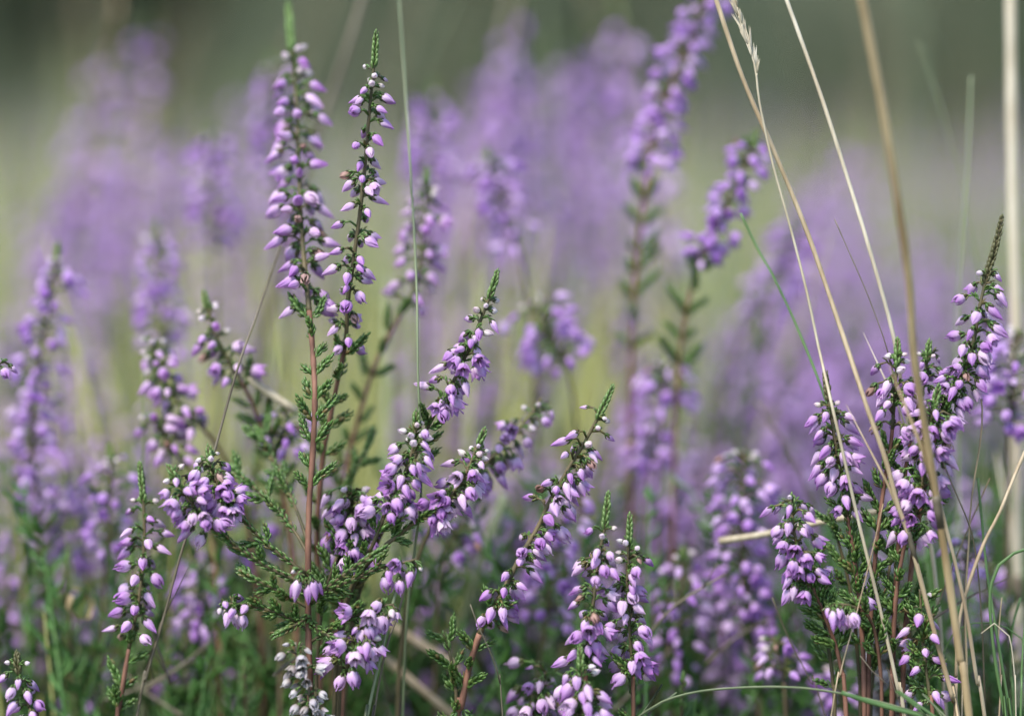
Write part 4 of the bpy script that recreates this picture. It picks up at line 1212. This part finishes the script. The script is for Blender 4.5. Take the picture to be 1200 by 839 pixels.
TR = [tree_meshes(201, 7, 2.4, 'crown_dark'), tree_meshes(202, 6, 2.2, 'crown_dark'), tree_meshes(203, 5.5, 2.3, 'crown_mid'), tree_meshes(204, 6.5, 2.2, 'crown_mid'), tree_meshes(205, 6.0, 2.6, 'crown_grey'), tree_meshes(206, 7.0, 2.4, 'crown_grey')]
rt = random.Random(12)
labs = {0: ('dark green tree of the far wood, lost in the blur along the top', 'dark trees of the far wood'),
        1: ('grey-green tree of the far wood, lost in the blur along the top', 'grey-green trees of the far wood')}
for row, (Y, n) in enumerate(((24, 9), (28, 9), (33, 10))):
    for i in range(n):
        u = (i + .5) / n + rt.uniform(-.3, .3) / n
        x = (u - .5) * .36 * Y * 1.55
        s = u * 1.55 - .275      # 0..1 across the frame
        dark = (s < .30 and rt.random() < .85) or (s > .82 and rt.random() < .5) or rt.random() < .12 or (row == 2 and rt.random() < .4)
        k = rt.choice((0, 1)) if dark else (rt.choice((4, 5, 2)) if .3 < s < .8 else rt.choice((2, 3, 4)))
        yk = rt.uniform(.95, 1.7) if .3 < s < .8 else rt.uniform(.62, 1.25)
        t = thing('tree', labs[0 if dark else 1][0], 'tree', (x * yk, Y * yk, 0), labs[0 if dark else 1][1])
        t.rotation_euler = (0, 0, rt.uniform(0, 6.28))
        sc = rt.uniform(.9, 1.2) * max(1, yk)
        t.scale = (sc, sc, sc)
        link('trunk', TR[k][0], t); link('crown', TR[k][1], t)

# pale willowy shrubs standing out in front of the wood
SH = [tree_meshes(221, 1.5, .85, 'crown_grey', 3600, .055), tree_meshes(222, 1.7, .95, 'crown_grey', 3600, .06), tree_meshes(223, 1.4, .9, 'crown_mid', 3600, .055)]
for px, Y, hs in ((365, 15, 1.05), (415, 18, 1.1), (470, 14, 1.0), (525, 17, 1.15), (585, 15, 1.0), (640, 19, 1.1), (700, 16, 1.0), (760, 14, 1.05), (815, 18, 1.1), (865, 16, .95), (925, 20, .62), (985, 15, .55),
                  (1040, 18, .8), (1085, 14, .45), (1150, 17, .5), (1195, 19, .9), (10, 15, 1.0), (-40, 18, 1.0), (70, 17, .45), (130, 14, .36), (190, 19, .9), (1250, 16, 1.0), (340, 20, .8)):
    k = rt.choice((0, 0, 1, 1, 2))
    x = (px - 600) / 1200 * .36 * Y
    t = thing('shrub', 'pale grey-green shrub before the dark wood, melted into the soft background', 'shrub', (x, Y, 0), 'pale shrubs before the wood')
    t.rotation_euler = (0, 0, rt.uniform(0, 6.28))
    t.scale = (1, 1, hs)
    link('trunk', SH[k][0], t); link('crown', SH[k][1], t)

# ------------------------------------------------------------------ light
w = bpy.data.worlds.new('World')
bpy.context.scene.world = w
w.use_nodes = True
nt = w.node_tree
nt.nodes.clear()
sky = nt.nodes.new('ShaderNodeTexSky')
sky.sky_type = 'NISHITA'
sky.sun_disc = False
EL, AZ = math.radians(56), math.radians(215)      # azimuth measured clockwise from +Y (north): behind the camera, to the left
sky.sun_elevation = EL
sky.sun_rotation = AZ
bg = nt.nodes.new('ShaderNodeBackground')
bg.inputs['Strength'].default_value = .115
ow = nt.nodes.new('ShaderNodeOutputWorld')
nt.links.new(sky.outputs[0], bg.inputs[0]); nt.links.new(bg.outputs[0], ow.inputs[0])
sd = bpy.data.lights.new('sun', 'SUN')
sd.energy = 2.35
sd.angle = math.radians(14)
sd.color = (1, .94, .84)
so = bpy.data.objects.new('sun', sd)
C.objects.link(so)
dirv = Vector((math.sin(AZ) * math.cos(EL), math.cos(AZ) * math.cos(EL), math.sin(EL)))
so.rotation_euler = dirv.to_track_quat('Z', 'Y').to_euler()
so.location = dirv * 5

sc = bpy.context.scene
sc.cycles.max_bounces = 5
sc.cycles.diffuse_bounces = 4
sc.cycles.glossy_bounces = 2
sc.cycles.transmission_bounces = 3
sc.view_settings.view_transform = 'Standard'
sc.view_settings.look = 'None'
sc.view_settings.exposure = 1.25
sc.view_settings.gamma = 1
sc.view_settings.use_curve_mapping = False
